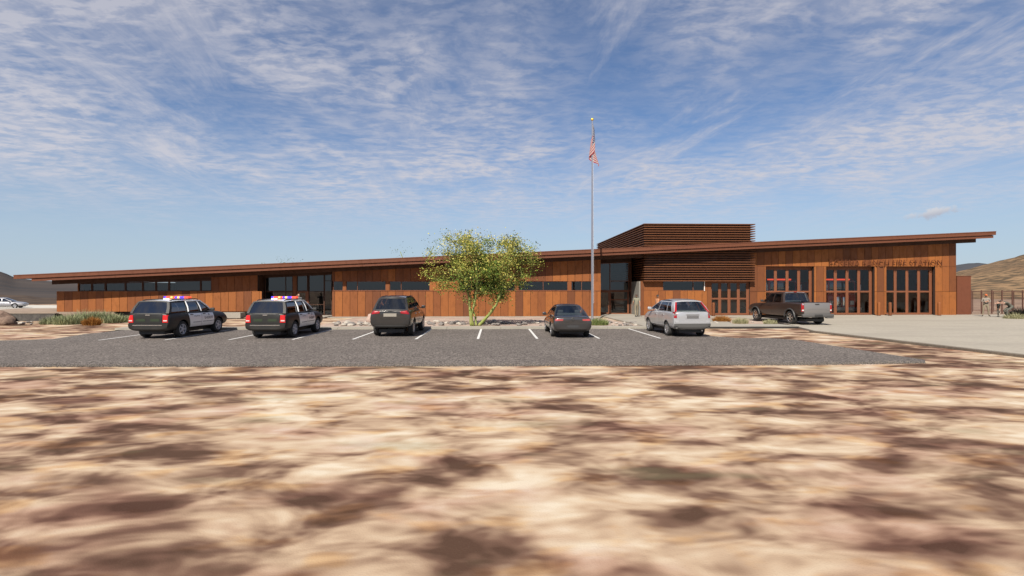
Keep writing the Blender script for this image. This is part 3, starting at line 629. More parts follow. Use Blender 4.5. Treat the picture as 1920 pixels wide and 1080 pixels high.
def build_car(S):
    """car heading +Y, origin on the ground under the middle; parts parented to one Empty"""
    root = thing(S['name'], S['label'], S['cat'], group=S.get('group'))
    L, W = S['L'], S['W']; paint = S['paint']
    # --- body shell lofted through stations (y, z_bottom, z_top, low, mid, top half widths)
    st = S['stations']; b = MB(); rings = []
    for (y, zb, zt, wl, wm, wt) in st:
        cr = 0.035 if zt > .6 else 0.02
        half = [(wl * .78, zb), (wl, zb + .07), (wm, zb + (zt - zb) * .42), (wm * .995, zb + (zt - zb) * .68), (wt, zt - .055), (wt * .90, zt), (wt * .45, zt + cr)]
        ring = [(0, zb)] + half + [(0, zt + cr)] + [(-x, z) for x, z in reversed(half)]
        rings.append([Vector((x, y, z)) for x, z in ring])
    n = len(rings[0]); vs = [p for r in rings for p in r]; fs = []
    for j in range(len(rings) - 1):
        for i in range(n): fs.append((j * n + i, j * n + (i + 1) % n, (j + 1) * n + (i + 1) % n, (j + 1) * n + i))
    half_n = n // 2
    for base, fl in ((0, False), ((len(rings) - 1) * n, True)):   # end caps as quads between left and right
        for i in range(half_n):
            a0, a1, b1, b0 = base + i, base + i + 1, base + (n - i - 1) % n, base + (n - i) % n
            q = [a0, a1, b1, b0]; q = [v for k, v in enumerate(q) if v not in q[:k]]
            if len(q) > 2: fs.append(q if fl else q[::-1])
    b.add(vs, fs); me = b.mesh('body', [paint, M_BLK])
    tmp = bpy.data.objects.new('tmp', me); COL.objects.link(tmp)
    ss = tmp.modifiers.new('s', 'SUBSURF'); ss.levels = 2; ss.render_levels = 2
    cut = MB(); Rw = S['R']; ya, yf = S['axles']
    for y in (ya, yf):
        for sx in (-1, 1): cut.lathe([(.001, W / 2 - .34), (Rw * 1.14, W / 2 - .34), (Rw * 1.14, W / 2 + .3), (.001, W / 2 + .3)] if sx > 0 else [(.001, -W / 2 - .3), (Rw * 1.14, -W / 2 - .3), (Rw * 1.14, -W / 2 + .34), (.001, -W / 2 + .34)], 40, 'X', (0, y, Rw + .02))
    for bx in S.get('cuts', []): cut.box(*bx)
    co = bpy.data.objects.new('cut', cut.mesh('cut', [M_BLK])); COL.objects.link(co)
    bm = bmesh.new(); bm.from_mesh(co.data); bmesh.ops.remove_doubles(bm, verts=bm.verts, dist=1e-3); bmesh.ops.recalc_face_normals(bm, faces=bm.faces); bm.to_mesh(co.data); bm.free()
    bo = tmp.modifiers.new('b', 'BOOLEAN'); bo.operation = 'DIFFERENCE'; bo.object = co; bo.solver = 'EXACT'
    me2 = eval_mods(tmp, 'body'); bpy.data.objects.remove(tmp); bpy.data.objects.remove(co)
    me2.materials.clear(); me2.materials.append(paint); me2.materials.append(M_BLK)
    for p in me2.polygons:
        p.use_smooth = True; c = p.center; inside = False
        for y in (ya, yf):
            if math.hypot(c.y - y, c.z - Rw - .02) < Rw * 1.145 and abs(c.x) > W / 2 - .36 and abs(p.normal.z) + abs(p.normal.y) + (1 if abs(c.x) < W / 2 - .3 else 0) > .9 and math.hypot(c.y - y, c.z - Rw - .02) > Rw * 1.05: inside = True
            if abs(abs(c.x) - (W / 2 - .34)) < .01 and math.hypot(c.y - y, c.z - Rw) < Rw * 1.2: inside = True
        for bx in S.get('cuts', []):
            if bx[0] - .01 < c.x < bx[1] + .01 and bx[2] - .01 < c.y < bx[3] + .01 and c.z > bx[4] - .01 and c.z < S['gh']['zb'] - .02: inside = True
        p.material_index = 1 if inside or c.z < .27 else 0
    me2.set_sharp_from_angle(angle=R(38)); obj('body', me2, root)
    # --- greenhouse: painted pillars and roof, glass panes between
    G = S['gh']; zb, zr, cr = G['zb'], G['zr'], G['crown']
    wb = lambda y: lerp(G['wb'][0], G['wb'][1], (y - G['rear'][0]) / (G['front'][0] - G['rear'][0]))
    wr = lambda y: lerp(G['wr'][0], G['wr'][1], (y - G['rear'][1]) / (G['front'][1] - G['rear'][1]))
    bul = G.get('bulge', .05)
    def sidep(sx, yb, yt, v):
        x = lerp(wb(yb), wr(yt), v) + .035 * math.sin(math.pi * v * .9); return Vector((sx * x, lerp(yb, yt, v), lerp(zb, zr, v)))
    def endp(e, u, v):
        yb, yt = G[e]; k = -1 if e == 'rear' else 1
        x = lerp(wb(yb), wr(yt), v) + .035 * math.sin(math.pi * v * .9)
        return Vector((u * x, lerp(yb, yt, v) + k * bul * (1 - u * u), lerp(zb, zr + cr * (1 - u ** 4), v)))
    P, DK = MB(), MB(); glass = []
    vs_ = [0, G.get('v0', .07), .5, G.get('v1', .90), 1.0]
    for sx in (-1, 1):
        cols = G['pillars']  # (bottom y, top y, width bottom, width top); first and last are the corner pillars
        edges = []
        for k, (pb, pt, w0, w1) in enumerate(cols):
            if k == 0: edges += [(G['rear'][0], G['rear'][1]), (pb + w0, pt + w1)]
            elif k == len(cols) - 1: edges += [(pb - w0, pt - w1), (G['front'][0], G['front'][1])]
            else: edges += [(pb - w0 / 2, pt - w1 / 2), (pb + w0 / 2, pt + w1 / 2)]
        pts = [[sidep(sx, a, c, v) for a, c in edges] for v in vs_]
        grid_mesh(P, pts, skip=lambda i, j: i % 2 == 1 and 1 <= j <= 2, flip=sx < 0)
        for i in range(1, len(edges) - 1, 2):
            g = MB(); a, c = edges[i], edges[i + 1]
            grid_mesh(g, [[sidep(sx, a[0] - .01, a[1] - .01, v) - Vector((sx * .014, 0, 0)), sidep(sx, c[0] + .01, c[1] + .01, v) - Vector((sx * .014, 0, 0))] for v in [q * .97 + .015 for q in vs_]][0:5], flip=sx < 0); glass.append(('window', g))
    us = [-1, -.955, -.86, -.5, 0, .5, .86, .955, 1]
    for e in ('rear', 'front'):
        hole = lambda i, j: 1 < i < 6 and 1 <= j <= 2
        if G.get('wide_rear') and e == 'rear': hole = lambda i, j: 1 <= i <= 6 and 1 <= j <= 2
        if e == 'front': hole = lambda i, j: 1 <= i <= 6 and j <= 2
        grid_mesh(P, [[endp(e, u, v) for u in us] for v in vs_], skip=hole, flip=e == 'front')
        g = MB(); k = 1 if e == 'rear' else -1
        grid_mesh(g, [[endp(e, u * .97, v) + Vector((0, k * .014, 0)) for u in us] for v in [q * .98 + .01 for q in vs_]], flip=e == 'front'); glass.append(('rear_window' if e == 'rear' else 'windscreen', g))
    R_ = []
    for s in range(0, 9):
        t = s / 8; row = []
        for u in us:
            p0, p1 = endp('rear', u, 1), endp('front', u, 1); p = p0.lerp(p1, t); p.z += G.get('arch', .03) * math.sin(math.pi * t); row.append(p)
        R_.append(row)
    rb = MB(); grid_mesh(rb, R_)
    sol = [('roof', rb, S.get('roofpaint', paint)), ('pillars', P, S.get('pillarpaint', paint))]
    gh_all = MB()
    for nm, q, mm in sol:
        me = q.mesh(nm, [mm]); bm = bmesh.new(); bm.from_mesh(me); bmesh.ops.remove_doubles(bm, verts=bm.verts, dist=2e-3); bm.to_mesh(me); bm.free()
        for p in me.polygons: p.use_smooth = True
        me.set_sharp_from_angle(angle=R(50)); o = obj(nm, me, root)
        gh_all.add([v.co for v in me.vertices], [list(p.vertices) for p in me.polygons])
    for nm, g in glass:
        g.build(nm, S.get('glass', M_CARGLASS), root, True, 180); gh_all.add(g.v, g.f)
    # --- seats
    if S.get('seats', True):
        yfr = lerp(G['rear'][0], G['front'][0], .56)
        for sx in (-1, 1):
            s = MB(); s.rbox((sx * W * .2, yfr, zb - .02), (.46, .16, .62), bev=.3); s.rbox((sx * W * .2, yfr - .03, zb + .38), (.26, .10, .17), bev=.35); s.build('seat', M_SEAT, root, True)
        if S.get('rear_seat', True):
            s = MB(); yr_ = lerp(G['rear'][0], G['front'][0], .27); s.rbox((0, yr_, zb - .06), (W * .68, .16, .42), bev=.3)
            for q in (-.4, .4): s.rbox((q, yr_, zb + .22), (.26, .10, .15), bev=.35)
            s.build('rear_seat', M_SEAT, root, True)
    # --- things stuck onto the shell
    bvv = [v.co.copy() for v in me2.vertices]; bvf = [list(p.vertices) for p in me2.polygons]; o_ = len(bvv)
    bvh = BVHTree.FromPolygons(bvv + [Vector(v) for v in gh_all.v], bvf + [[o_ + i for i in f] for f in gh_all.f])
    DIR = {'rear': Vector((0, 1, 0)), 'front': Vector((0, -1, 0)), 'right': Vector((-1, 0, 0)), 'left': Vector((1, 0, 0)), 'top': Vector((0, 0, -1))}
    def hit(side, a, c):
        d = DIR[side]
        o = {'rear': Vector((a, -9, c)), 'front': Vector((a, 9, c)), 'right': Vector((9, a, c)), 'left': Vector((-9, a, c)), 'top': Vector((a, c, 9))}[side]
        h = bvh.ray_cast(o, d)
        if h[0] is None or (side in ('rear', 'front') and abs(h[0].y) < L / 2 - .75 and c < zb):
            return bvh.find_nearest(o + d * (9 - (L / 2 if side in ('rear', 'front') else W / 2)))[0]
        return h[0]
    def patch(name, side, q, m, off=.012, nu=8, nv=4, parent=root, sm=True):
        """q: four corners (bottom-left, bottom-right, top-right, top-left) in the side's own plane"""
        d = DIR[side]; f, k = [], []
        for j in range(nv + 1):
            for i in range(nu + 1):
                u, v = i / nu, j / nv
                a = lerp(lerp(q[0][0], q[1][0], u), lerp(q[3][0], q[2][0], u), v); c = lerp(lerp(q[0][1], q[1][1], u), lerp(q[3][1], q[2][1], u), v)
                h = hit(side, a, c); edge = i in (0, nu) or j in (0, nv)
                f.append(h - d * off); k.append(h + d * .03)
        w = nu + 1; fs = [(j * w + i, j * w + i + 1, (j + 1) * w + i + 1, (j + 1) * w + i) for j in range(nv) for i in range(nu)]
        rim = [i for i in range(w)] + [j * w + nu for j in range(1, nv + 1)] + [nv * w + i for i in range(nu - 1, -1, -1)] + [j * w for j in range(nv - 1, 0, -1)]
        N = len(f); vs = f + [k[i] for i in rim]; M_ = len(rim)
        fs += [(rim[(i + 1) % M_], rim[i], N + i, N + (i + 1) % M_) for i in range(M_)]
        b = MB(); b.add(vs, fs); me = b.mesh(name, [m] if not isinstance(m, list) else m, sm, 35)
        bm = bmesh.new(); bm.from_mesh(me); bmesh.ops.recalc_face_normals(bm, faces=bm.faces); bm.to_mesh(me); bm.free()
        return obj(name, me, parent)
    def words(name, side, txt, c, hgt, m, parent, off=.016):
        me = text_mesh(txt, hgt * 1.35, 0.0, m, name)
        sg = 1 if side in ('rear', 'right') else -1
        for v in me.vertices:
            a = c[0] + sg * v.co.x; z = c[1] + v.co.y; h = hit(side, a, z); v.co = h - DIR[side] * off
        return obj(name, me, parent)
    def stick(name, mb, m, parent=root): return mb.build(name, m, parent, True, 40)
    # wheels
    t_me, r_me = wheel_meshes(Rw, S.get('tw', .24), S.get('spokes', 5), S.get('rim', M_RIM))
    for y in (ya, yf):
        for sx in (1, -1):
            w = obj('wheel', t_me, root, (sx * (W / 2 - S.get('tw', .24) / 2 - .025), y, Rw)); w.rotation_euler = (0, 0, 0 if sx > 0 else math.pi)
            obj('rim', r_me, w)
    u = MB(); u.box(-W * .30, W * .30, -L / 2 + .25, L / 2 - .3, .2, .36); stick('underbody', u, M_BLK)
    return root, patch, words, stick, hit

def mirrors(stick, S, y, z, m):
    for sx in (-1, 1):
        b = MB(); b.rbox((sx * (S['W'] / 2 + .07), y, z), (.20, .11, .15), bev=.35); b.tube([(sx * (S['W'] / 2 - .1), y + .03, z - .05), (sx * (S['W'] / 2 + .02), y + .02, z - .03)], .025, 6); stick('mirror', b, m)

def suv_stations(L, W, belt, hood, nose, zb=.30, cowl=.62, rear_in=.93, rb=.46):
    h = W / 2; y0, y1 = -L / 2, L / 2
    return [(y0, rb, belt - .10, h * rear_in * .93, h * rear_in * .97, h * rear_in * .88), (y0 + .03, rb - .07, belt - .03, h * rear_in, h * .97, h * rear_in * .95), (y0 + .22, rb - .12, belt, h * .96, h, h * .95),
            (y0 + .9, zb, belt, h * .95, h, h * .955), (0, zb - .02, belt - .01, h * .94, h * .995, h * .95), (cowl, zb - .02, belt - .02, h * .94, h * .995, h * .93), (cowl + .30, zb, hood + .02, h * .95, h, h * .90),
            (y1 - .75, zb + .02, hood, h * .95, h, h * .88), (y1 - .25, zb + .02, nose + .06, h * .92, h * .97, h * .84), (y1 - .05, zb + .05, nose - .06, h * .80, h * .88, h * .74), (y1, zb + .12, nose - .16, h * .70, h * .80, h * .66)]

def doors(patch, S, spans, z0, z1, m, handle=M_BLK):
    for side, sx in (('right', 1), ('left', -1)):
        for (a0, a1, t0, t1) in spans:
            q = [(a0, z0), (a1, z0), (t1, z1), (t0, z1)]
            d = patch('door', side, q, m, off=.006, nu=6, nv=6)
            ha = lerp(t0, t1, .12); patch('handle', side, [(ha, z1 - .17), (ha + .2, z1 - .17), (ha + .2, z1 - .13), (ha, z1 - .13)], handle, off=.03, nu=2, nv=1, parent=d)

def place(root, px, py, z, rot, ya):
    """put the middle of the rear axle on the ground point seen at (px, py)"""
    p = gp(px, py, z); a = R(rot); root.location = (p.x + ya * math.sin(a) * 1.0, p.y - ya * math.cos(a), z); root.rotation_euler = (0, 0, a)

def police(label):
    L, W = 4.85, 1.90
    S = dict(name='police_suv', label=label, cat='police car', group='black and white patrol cars parked by the kerb', L=L, W=W, R=.375, axles=(-1.42, 1.42), paint=M_BLACKP, roofpaint=M_WHITEP, pillarpaint=M_BLK, glass=M_DARKGLASS, rim=M_RIMW, spokes=5, tw=.27,
             stations=suv_stations(L, W, 1.17, 1.09, .97, zb=.34, rear_in=.95, rb=.44),
             gh=dict(zb=1.15, zr=1.67, crown=.05, rear=(-2.34, -2.06), front=(.92, .22), wb=(.88, .87), wr=(.70, .68), bulge=.06, v0=.02, v1=.90, arch=.035,
                     pillars=[(-2.34, -2.06, .16, .13), (-1.02, -.98, .13, .10), (-.02, -.12, .10, .08), (.92, .22, .10, .06)]))
    r, patch, words, stick, hit = build_car(S); h = W / 2
    # white door leaves with their markings
    for side, sx in (('right', 1), ('left', -1)):
        rd = patch('rear_door', side, [(-.86, .44), (-.04, .44), (-.04, 1.14), (-1.04, 1.14)], M_WHITEP, off=.010, nu=8, nv=8)
        fd = patch('front_door', side, [(-.015, .44), (.98, .44), (.98, 1.14), (-.015, 1.14)], M_WHITEP, off=.010, nu=8, nv=8)
        for d, y in ((rd, -.9), (fd, .08)): patch('handle', side, [(y, 1.01), (y + .2, 1.01), (y + .2, 1.045), (y, 1.045)], M_CLAD, off=.035, nu=2, nv=1, parent=d)
        words('lettering', side, 'SHERIFF', (.52, .745), .145, M_INK, fd)
        b = MB()
        for i in range(7):                                     # star badge, shallow
            a = math.pi / 2 + i * 2 * math.pi / 7
            b.add([hit(side, .56, .97) - Vector((sx * -.017, 0, 0)), hit(side, .56 + .07 * math.cos(a), .97 + .07 * math.sin(a)) - Vector((sx * -.017, 0, 0)), hit(side, .56 + .035 * math.cos(a + .45), .97 + .035 * math.sin(a + .45)) - Vector((sx * -.017, 0, 0))], [(0, 1, 2)])
            b.add([hit(side, .56, .97) - Vector((sx * -.017, 0, 0)), hit(side, .56 + .035 * math.cos(a + .45), .97 + .035 * math.sin(a + .45)) - Vector((sx * -.017, 0, 0)), hit(side, .56 + .07 * math.cos(a + .9), .97 + .07 * math.sin(a + .9)) - Vector((sx * -.017, 0, 0))], [(0, 1, 2)])
        b.build('star_badge', M_INKG, fd)
        for d, (y0, y1, z) in ((rd, (-.70, -.10, .63)), (fd, (.05, .93, .63)), (rd, (-.62, -.2, .92))):   # small illegible lines
            y = y0; rr = random.Random(int(z * 100) + int(y0 * 10))
            ln = MB()
            while y < y1:
                w_ = rr.uniform(.03, .07); z2 = z + (.012 * math.sin(y * 30) if z > .8 else 0)
                p = [hit(side, y, z2), hit(side, y + w_, z2), hit(side, y + w_, z2 + .035), hit(side, y, z2 + .035)]; ln.add([q + Vector((sx * .016, 0, 0)) for q in p], [(0, 1, 2, 3)]); y += w_ + .018
            ln.build('small_lettering', M_INKG, d)
        # white door window frames
    for sx in (-1, 1):
        f = MB()
        for (ya_, yb_, x0, x1) in ((.84, .20, .88, .70), (-.02, -.12, .895, .715), (-1.00, -.96, .90, .715)):
            f.tube([(sx * x0, ya_, 1.165), (sx * (x0 + x1 + .075) / 2, (ya_ + yb_) / 2, 1.41), (sx * (x1 + .006), yb_, 1.645)], [.035, .03, .03], 6)
        f.tube([(sx * .712, -.98, 1.655), (sx * .71, -.1, 1.672), (sx * .70, .22, 1.655)], .033, 6)
        stick('door_frame', f, M_WHITEP)
    # rear
    for sx in (-1, 1):
        t = patch('tail_light', 'rear', [(sx * .655, .74), (sx * .885, .74), (sx * .865, 1.075), (sx * .675, 1.075)], M_REDLIT, off=.02)
        patch('reverse_lamp', 'rear', [(sx * .70, .80), (sx * .86, .80), (sx * .86, .85), (sx * .70, .85)], M_WHTL, off=.03, nu=4, nv=2, parent=t)
    bmp = patch('rear_bumper', 'rear', [(-.86, .44), (.86, .44), (.89, .68), (-.89, .68)], M_BLACKP, off=.05, nu=14)
    patch('bumper_strip', 'rear', [(-.66, .605), (.66, .605), (.66, .635), (-.66, .635)], M_CHROME, off=.062, nu=12, nv=1, parent=bmp)
    tg = patch('tailgate', 'rear', [(-.62, .72), (.62, .72), (.63, 1.12), (-.63, 1.12)], M_BLACKP, off=.012, nu=10)
    for sx in (-1, 1): patch('green_marking', 'rear', [(sx * .12, .79), (sx * .52, .79), (sx * .52, .91), (sx * .12, .91)], M_GREEN, off=.018, nu=4, nv=2, parent=tg)
    patch('handle', 'rear', [(-.10, 1.06), (.10, 1.06), (.10, 1.095), (-.10, 1.095)], M_CHROME, off=.03, nu=4, nv=1, parent=tg)
    b = MB(); b.box(-.22, .22, -2.10, -2.06, 1.655, 1.68); stick('brake_light', b, M_REDL)
    b = MB(); b.box(-.27, -.09, -2.24, -2.22, 1.18, 1.32); stick('inside_sign', b, M_PLATE)
    for sx in (-1, 1):
        b = MB(); b.tube([(sx * .62, -1.9, 1.70), (sx * .62, -1.75, 1.745), (sx * .62, 0, 1.765), (sx * .61, .15, 1.71)], .022, 6); stick('roof_rail', b, M_BLK)
    # light bar
    lb = MB(); lb.rbox((0, -.42, 1.775), (1.20, .26, .03), bev=.3); bar_ = stick('light_bar', lb, M_BLK)
    seq = [M_LBB, M_LBR, M_LBR, M_LBO, M_LBR, M_LBB, M_LBO, M_LBB, M_LBB, M_LBR, M_LBR]; wd = 1.20 / len(seq)
    for i, mm in enumerate(seq):
        q = MB(); q.rbox((-.60 + wd * (i + .5), -.42, 1.835), (wd - .004, .27, .09), bev=.18); stick('beacon', q, mm, bar_)
    q = MB(); q.rbox((-.42, -.58, 1.77), (.3, .1, .05), bev=.2); stick('bar_foot', q, M_WHITEP, bar_)
    mirrors(stick, S, .72, 1.22, M_BLK)
    for sx in (-1, 1): patch('headlight', 'front', [(sx * .45, .72), (sx * .74, .72), (sx * .72, .86), (sx * .45, .86)], M_WHTL, off=.015)
    return r, S
p1, S1 = police('black and white sheriff patrol car with light bar, beside the green bushes'); place(p1, 306.5, 632.0, .012, -2.5, S1['axles'][0])
p2, S2 = police('black and white sheriff patrol car with light bar, before the glazed vestibule'); place(p2, 516.5, 632.0, .012, -1.5, S2['axles'][0])

def grey_suv():
    L, W = 4.85, 1.93
    S = dict(name='parked_suv', label='dark grey rounded SUV with a beige number plate and red wedge tail lamps', cat='car', L=L, W=W, R=.40, axles=(-1.42, 1.48), paint=M_GREYP, spokes=10, tw=.255,
             stations=suv_stations(L, W, 1.26, 1.16, 1.0, zb=.38, rear_in=.93, rb=.52),
             gh=dict(zb=1.23, zr=1.82, crown=.06, rear=(-2.34, -1.88), front=(1.05, .20), wb=(.83, .84), wr=(.62, .62), bulge=.10, v0=.10, v1=.86, arch=.05,
                     pillars=[(-2.34, -1.88, .30, .22), (-1.15, -1.02, .08, .06), (-.05, -.12, .10, .08), (1.05, .20, .10, .07)]))
    r, patch, words, stick, hit = build_car(S)
    for sx in (-1, 1):
        patch('tail_light', 'rear', [(sx * .50, 1.11), (sx * .90, 1.06), (sx * .89, 1.25), (sx * .46, 1.20)], M_REDL, off=.014, nu=8, nv=3)
    tg = patch('tailgate', 'rear', [(-.48, .84), (.48, .84), (.44, 1.21), (-.44, 1.21)], M_GREYP, off=.008, nu=12)
    patch('number_plate', 'rear', [(-.30, .96), (.30, .96), (.30, 1.11), (-.30, 1.11)], M_PLATE, off=.022, nu=6, nv=2)
    patch('rear_bumper', 'rear', [(-.86, .48), (.86, .48), (.88, .78), (-.88, .78)], M_GREYP, off=.045, nu=14)
    patch('bumper_lower', 'rear', [(-.66, .42), (.66, .42), (.7, .56), (-.7, .56)], M_BLK, off=.055, nu=12)
    doors(patch, S, [(-.95, -.07, -1.10, -.05), (-.03, .97, -.03, .99)], .48, 1.20, M_GREYP, M_CHROME)
    b = MB(); b.box(-.12, .12, -2.1, -1.6, .32, .44); stick('exhaust_box', b, M_BLK)
    for sx in (-1, 1):
        b = MB(); b.tube([(sx * .60, -1.6, 1.87), (sx * .60, -.6, 1.905), (sx * .59, .1, 1.875)], .018, 6); stick('roof_rail', b, M_BLK)
    mirrors(stick, S, .80, 1.30, M_GREYP)
    for sx in (-1, 1): patch('headlight', 'front', [(sx * .5, .78), (sx * .74, .78), (sx * .72, .92), (sx * .5, .92)], M_WHTL, off=.012)
    place(r, 740, 628.7, .012, -1.0, S['axles'][0])
grey_suv()

def sedan(name, label, paint, glass=M_CARGLASS, plate=M_PLATED, badge=True, lamp=M_REDL, group=None):
    L, W = 4.80, 1.84; h = W / 2; y0, y1 = -L / 2, L / 2
    st = [(y0, .42, .86, h * .84, h * .90, h * .78), (y0 + .04, .34, .95, h * .90, h * .95, h * .86), (y0 + .25, .26, .99, h * .93, h * .98, h * .90), (y0 + .75, .24, 1.0, h * .94, h, h * .91), (-.6, .22, .95, h * .94, h, h * .92), (.4, .22, .92, h * .94, h, h * .92), (.95, .22, .90, h * .94, h, h * .90),
          (1.5, .24, .87, h * .94, h, h * .86), (y1 - .35, .26, .80, h * .92, h * .97, h * .82), (y1 - .06, .28, .70, h * .84, h * .90, h * .76), (y1, .34, .62, h * .66, h * .74, h * .6)]
    S = dict(name=name, label=label, cat='car', group=group, L=L, W=W, R=.335, axles=(-1.38, 1.42), paint=paint, stations=st, spokes=10, tw=.235, glass=glass,
             gh=dict(zb=.95, zr=1.425, crown=.06, rear=(-2.02, -1.0), front=(1.12, .12), wb=(.80, .81), wr=(.56, .56), bulge=.10, v0=.05, v1=.90, arch=.035, wide_rear=True,
                     pillars=[(-1.92, -1.0, .12, .10), (-.95, -.82, .07, .05), (-.02, -.10, .08, .06), (1.12, .12, .12, .07)]))
    r, patch, words, stick, hit = build_car(S)
    for sx in (-1, 1): patch('tail_light', 'rear', [(sx * .45, .80), (sx * .84, .79), (sx * .83, .89), (sx * .43, .87)], lamp, off=.012, nu=8, nv=2)
    lid = patch('boot_lid', 'rear', [(-.42, .74), (.42, .74), (.42, .93), (-.42, .93)], paint, off=.008, nu=12)
    if badge:
        c = hit('rear', 0, .865); b = MB()
        b.lathe([(.075, -.03), (.075, .01), (.062, .016), (.055, .012), (.001, .012)], 24, 'Y', (c.x, c.y - .02, c.z)); b.v = [(v[0], 2 * (c.y - .02) - v[1], v[2]) for v in b.v]
        bo = stick('emblem', b, M_PLATED, lid)
        b = MB(); b.lathe([(.036, -.03), (.036, -.017), (.026, -.017), (.026, -.03)], 20, 'Y', (c.x, c.y - .02, c.z)); stick('emblem_ring', b, M_PLATEG, lid)
    patch('number_plate', 'rear', [(-.26, .49), (.26, .49), (.26, .60), (-.26, .60)], plate, off=.042, nu=6, nv=2)
    patch('rear_bumper', 'rear', [(-.80, .34), (.80, .34), (.83, .66), (-.83, .66)], paint, off=.03, nu=14)
    patch('bumper_lower', 'rear', [(-.6, .27), (.6, .27), (.62, .36), (-.62, .36)], M_BLK, off=.045, nu=12)
    doors(patch, S, [(-.95, -.06, -1.05, -.04), (-.02, .95, -.02, .95)], .34, .89, paint, M_CHROME)
    mirrors(stick, S, .78, .98, paint)
    for sx in (-1, 1): patch('headlight', 'front', [(sx * .45, .56), (sx * .70, .56), (sx * .68, .66), (sx * .42, .64)], M_WHTL, off=.012)
    return r, S
s1, SS = sedan('parked_sedan', 'dark brown sedan with a round emblem on its boot and a black plate', M_SEDANP, lamp=mat('pink_red_lamp', base=(0.32, 0.05, 0.045), rough=0.25, coat=0.5)); place(s1, 1068, 630.6, .012, 0.0, SS['axles'][0])
s2, SS2 = sedan('distant_sedan', 'pale silver sedan parked far off on the white road at the left', M_PALEP, glass=M_DARKGLASS, badge=False)
q = Vector((0, 0, 0)); q = wp(19, 574.5, 76); s2.location = (q.x - .7, 76, -.58); s2.rotation_euler = (0, 0, R(-70))

def silver_suv():
    L, W = 4.52, 1.82
    S = dict(name='parked_suv', label='silver compact SUV with tall red tail lamps beside its rear window', cat='car', L=L, W=W, R=.345, axles=(-1.30, 1.32), paint=M_SILVER, spokes=7, tw=.235,
             stations=suv_stations(L, W, 1.20, 1.10, .95, zb=.35, rear_in=.96, rb=.45),
             gh=dict(zb=1.175, zr=1.655, crown=.05, rear=(-2.17, -1.72), front=(1.22, .12), wb=(.84, .84), wr=(.63, .61), bulge=.10, v0=.02, v1=.90, arch=.06, wide_rear=False,
                     pillars=[(-2.17, -1.72, .34, .34), (-1.22, -1.08, .07, .05), (-.10, -.16, .09, .07), (1.22, .12, .12, .07)]))
    r, patch, words, stick, hit = build_car(S)
    for sx in (-1, 1):
        t = patch('tail_light', 'rear', [(sx * .74, 1.18), (sx * .825, 1.18), (sx * .635, 1.62), (sx * .575, 1.62)], M_REDL, off=.02, nu=3, nv=8)
        patch('lamp_lower', 'rear', [(sx * .745, .90), (sx * .87, .90), (sx * .855, 1.166), (sx * .745, 1.166)], M_REDL, off=.02, nu=4, nv=4, parent=t)
        patch('reverse_lamp', 'rear', [(sx * .765, 1.02), (sx * .84, 1.02), (sx * .84, 1.12), (sx * .765, 1.12)], M_PLATEG, off=.03, nu=2, nv=2, parent=t)
    tg = patch('tailgate', 'rear', [(-.66, .76), (.66, .76), (.67, 1.16), (-.67, 1.16)], M_SILVER, off=.010, nu=12)
    patch('plate_recess', 'rear', [(-.34, .86), (.34, .86), (.34, 1.08), (-.34, 1.08)], M_SILVER, off=.02, nu=6, nv=2, parent=tg)
    patch('number_plate', 'rear', [(-.28, .885), (.28, .885), (.28, 1.0), (-.28, 1.0)], M_PLATEG, off=.032, nu=6, nv=2)
    patch('handle', 'rear', [(-.3, 1.03), (.3, 1.03), (.3, 1.06), (-.3, 1.06)], M_PLATEG, off=.032, nu=6, nv=1, parent=tg)
    patch('bumper_step', 'rear', [(-.80, .64), (.80, .64), (.82, .735), (-.82, .735)], M_SILVER, off=.05, nu=14)
    patch('rear_bumper', 'rear', [(-.84, .40), (.84, .40), (.86, .63), (-.86, .63)], M_CLAD, off=.06, nu=14)
    doors(patch, S, [(-.90, -.12, -1.10, -.10), (-.08, .95, -.08, .98)], .48, 1.15, M_SILVER, M_SILVER)
    for side in ('left', 'right'): patch('sill_trim', side, [(-.9, .34), (.92, .34), (.92, .44), (-.9, .44)], M_CLAD, off=.012, nu=8, nv=1)
    b = MB(); b.tube([(.5, -2.16, .30), (.5, -1.7, .32)], .035, 8); stick('exhaust', b, M_CHROME)
    mirrors(stick, S, .82, 1.24, M_SILVER)
    for sx in (-1, 1): patch('headlight', 'front', [(sx * .5, .74), (sx * .72, .74), (sx * .7, .90), (sx * .5, .90)], M_WHTL, off=.012)
    place(r, 1283, 629.0, .012, 2.0, S['axles'][0])
silver_suv()

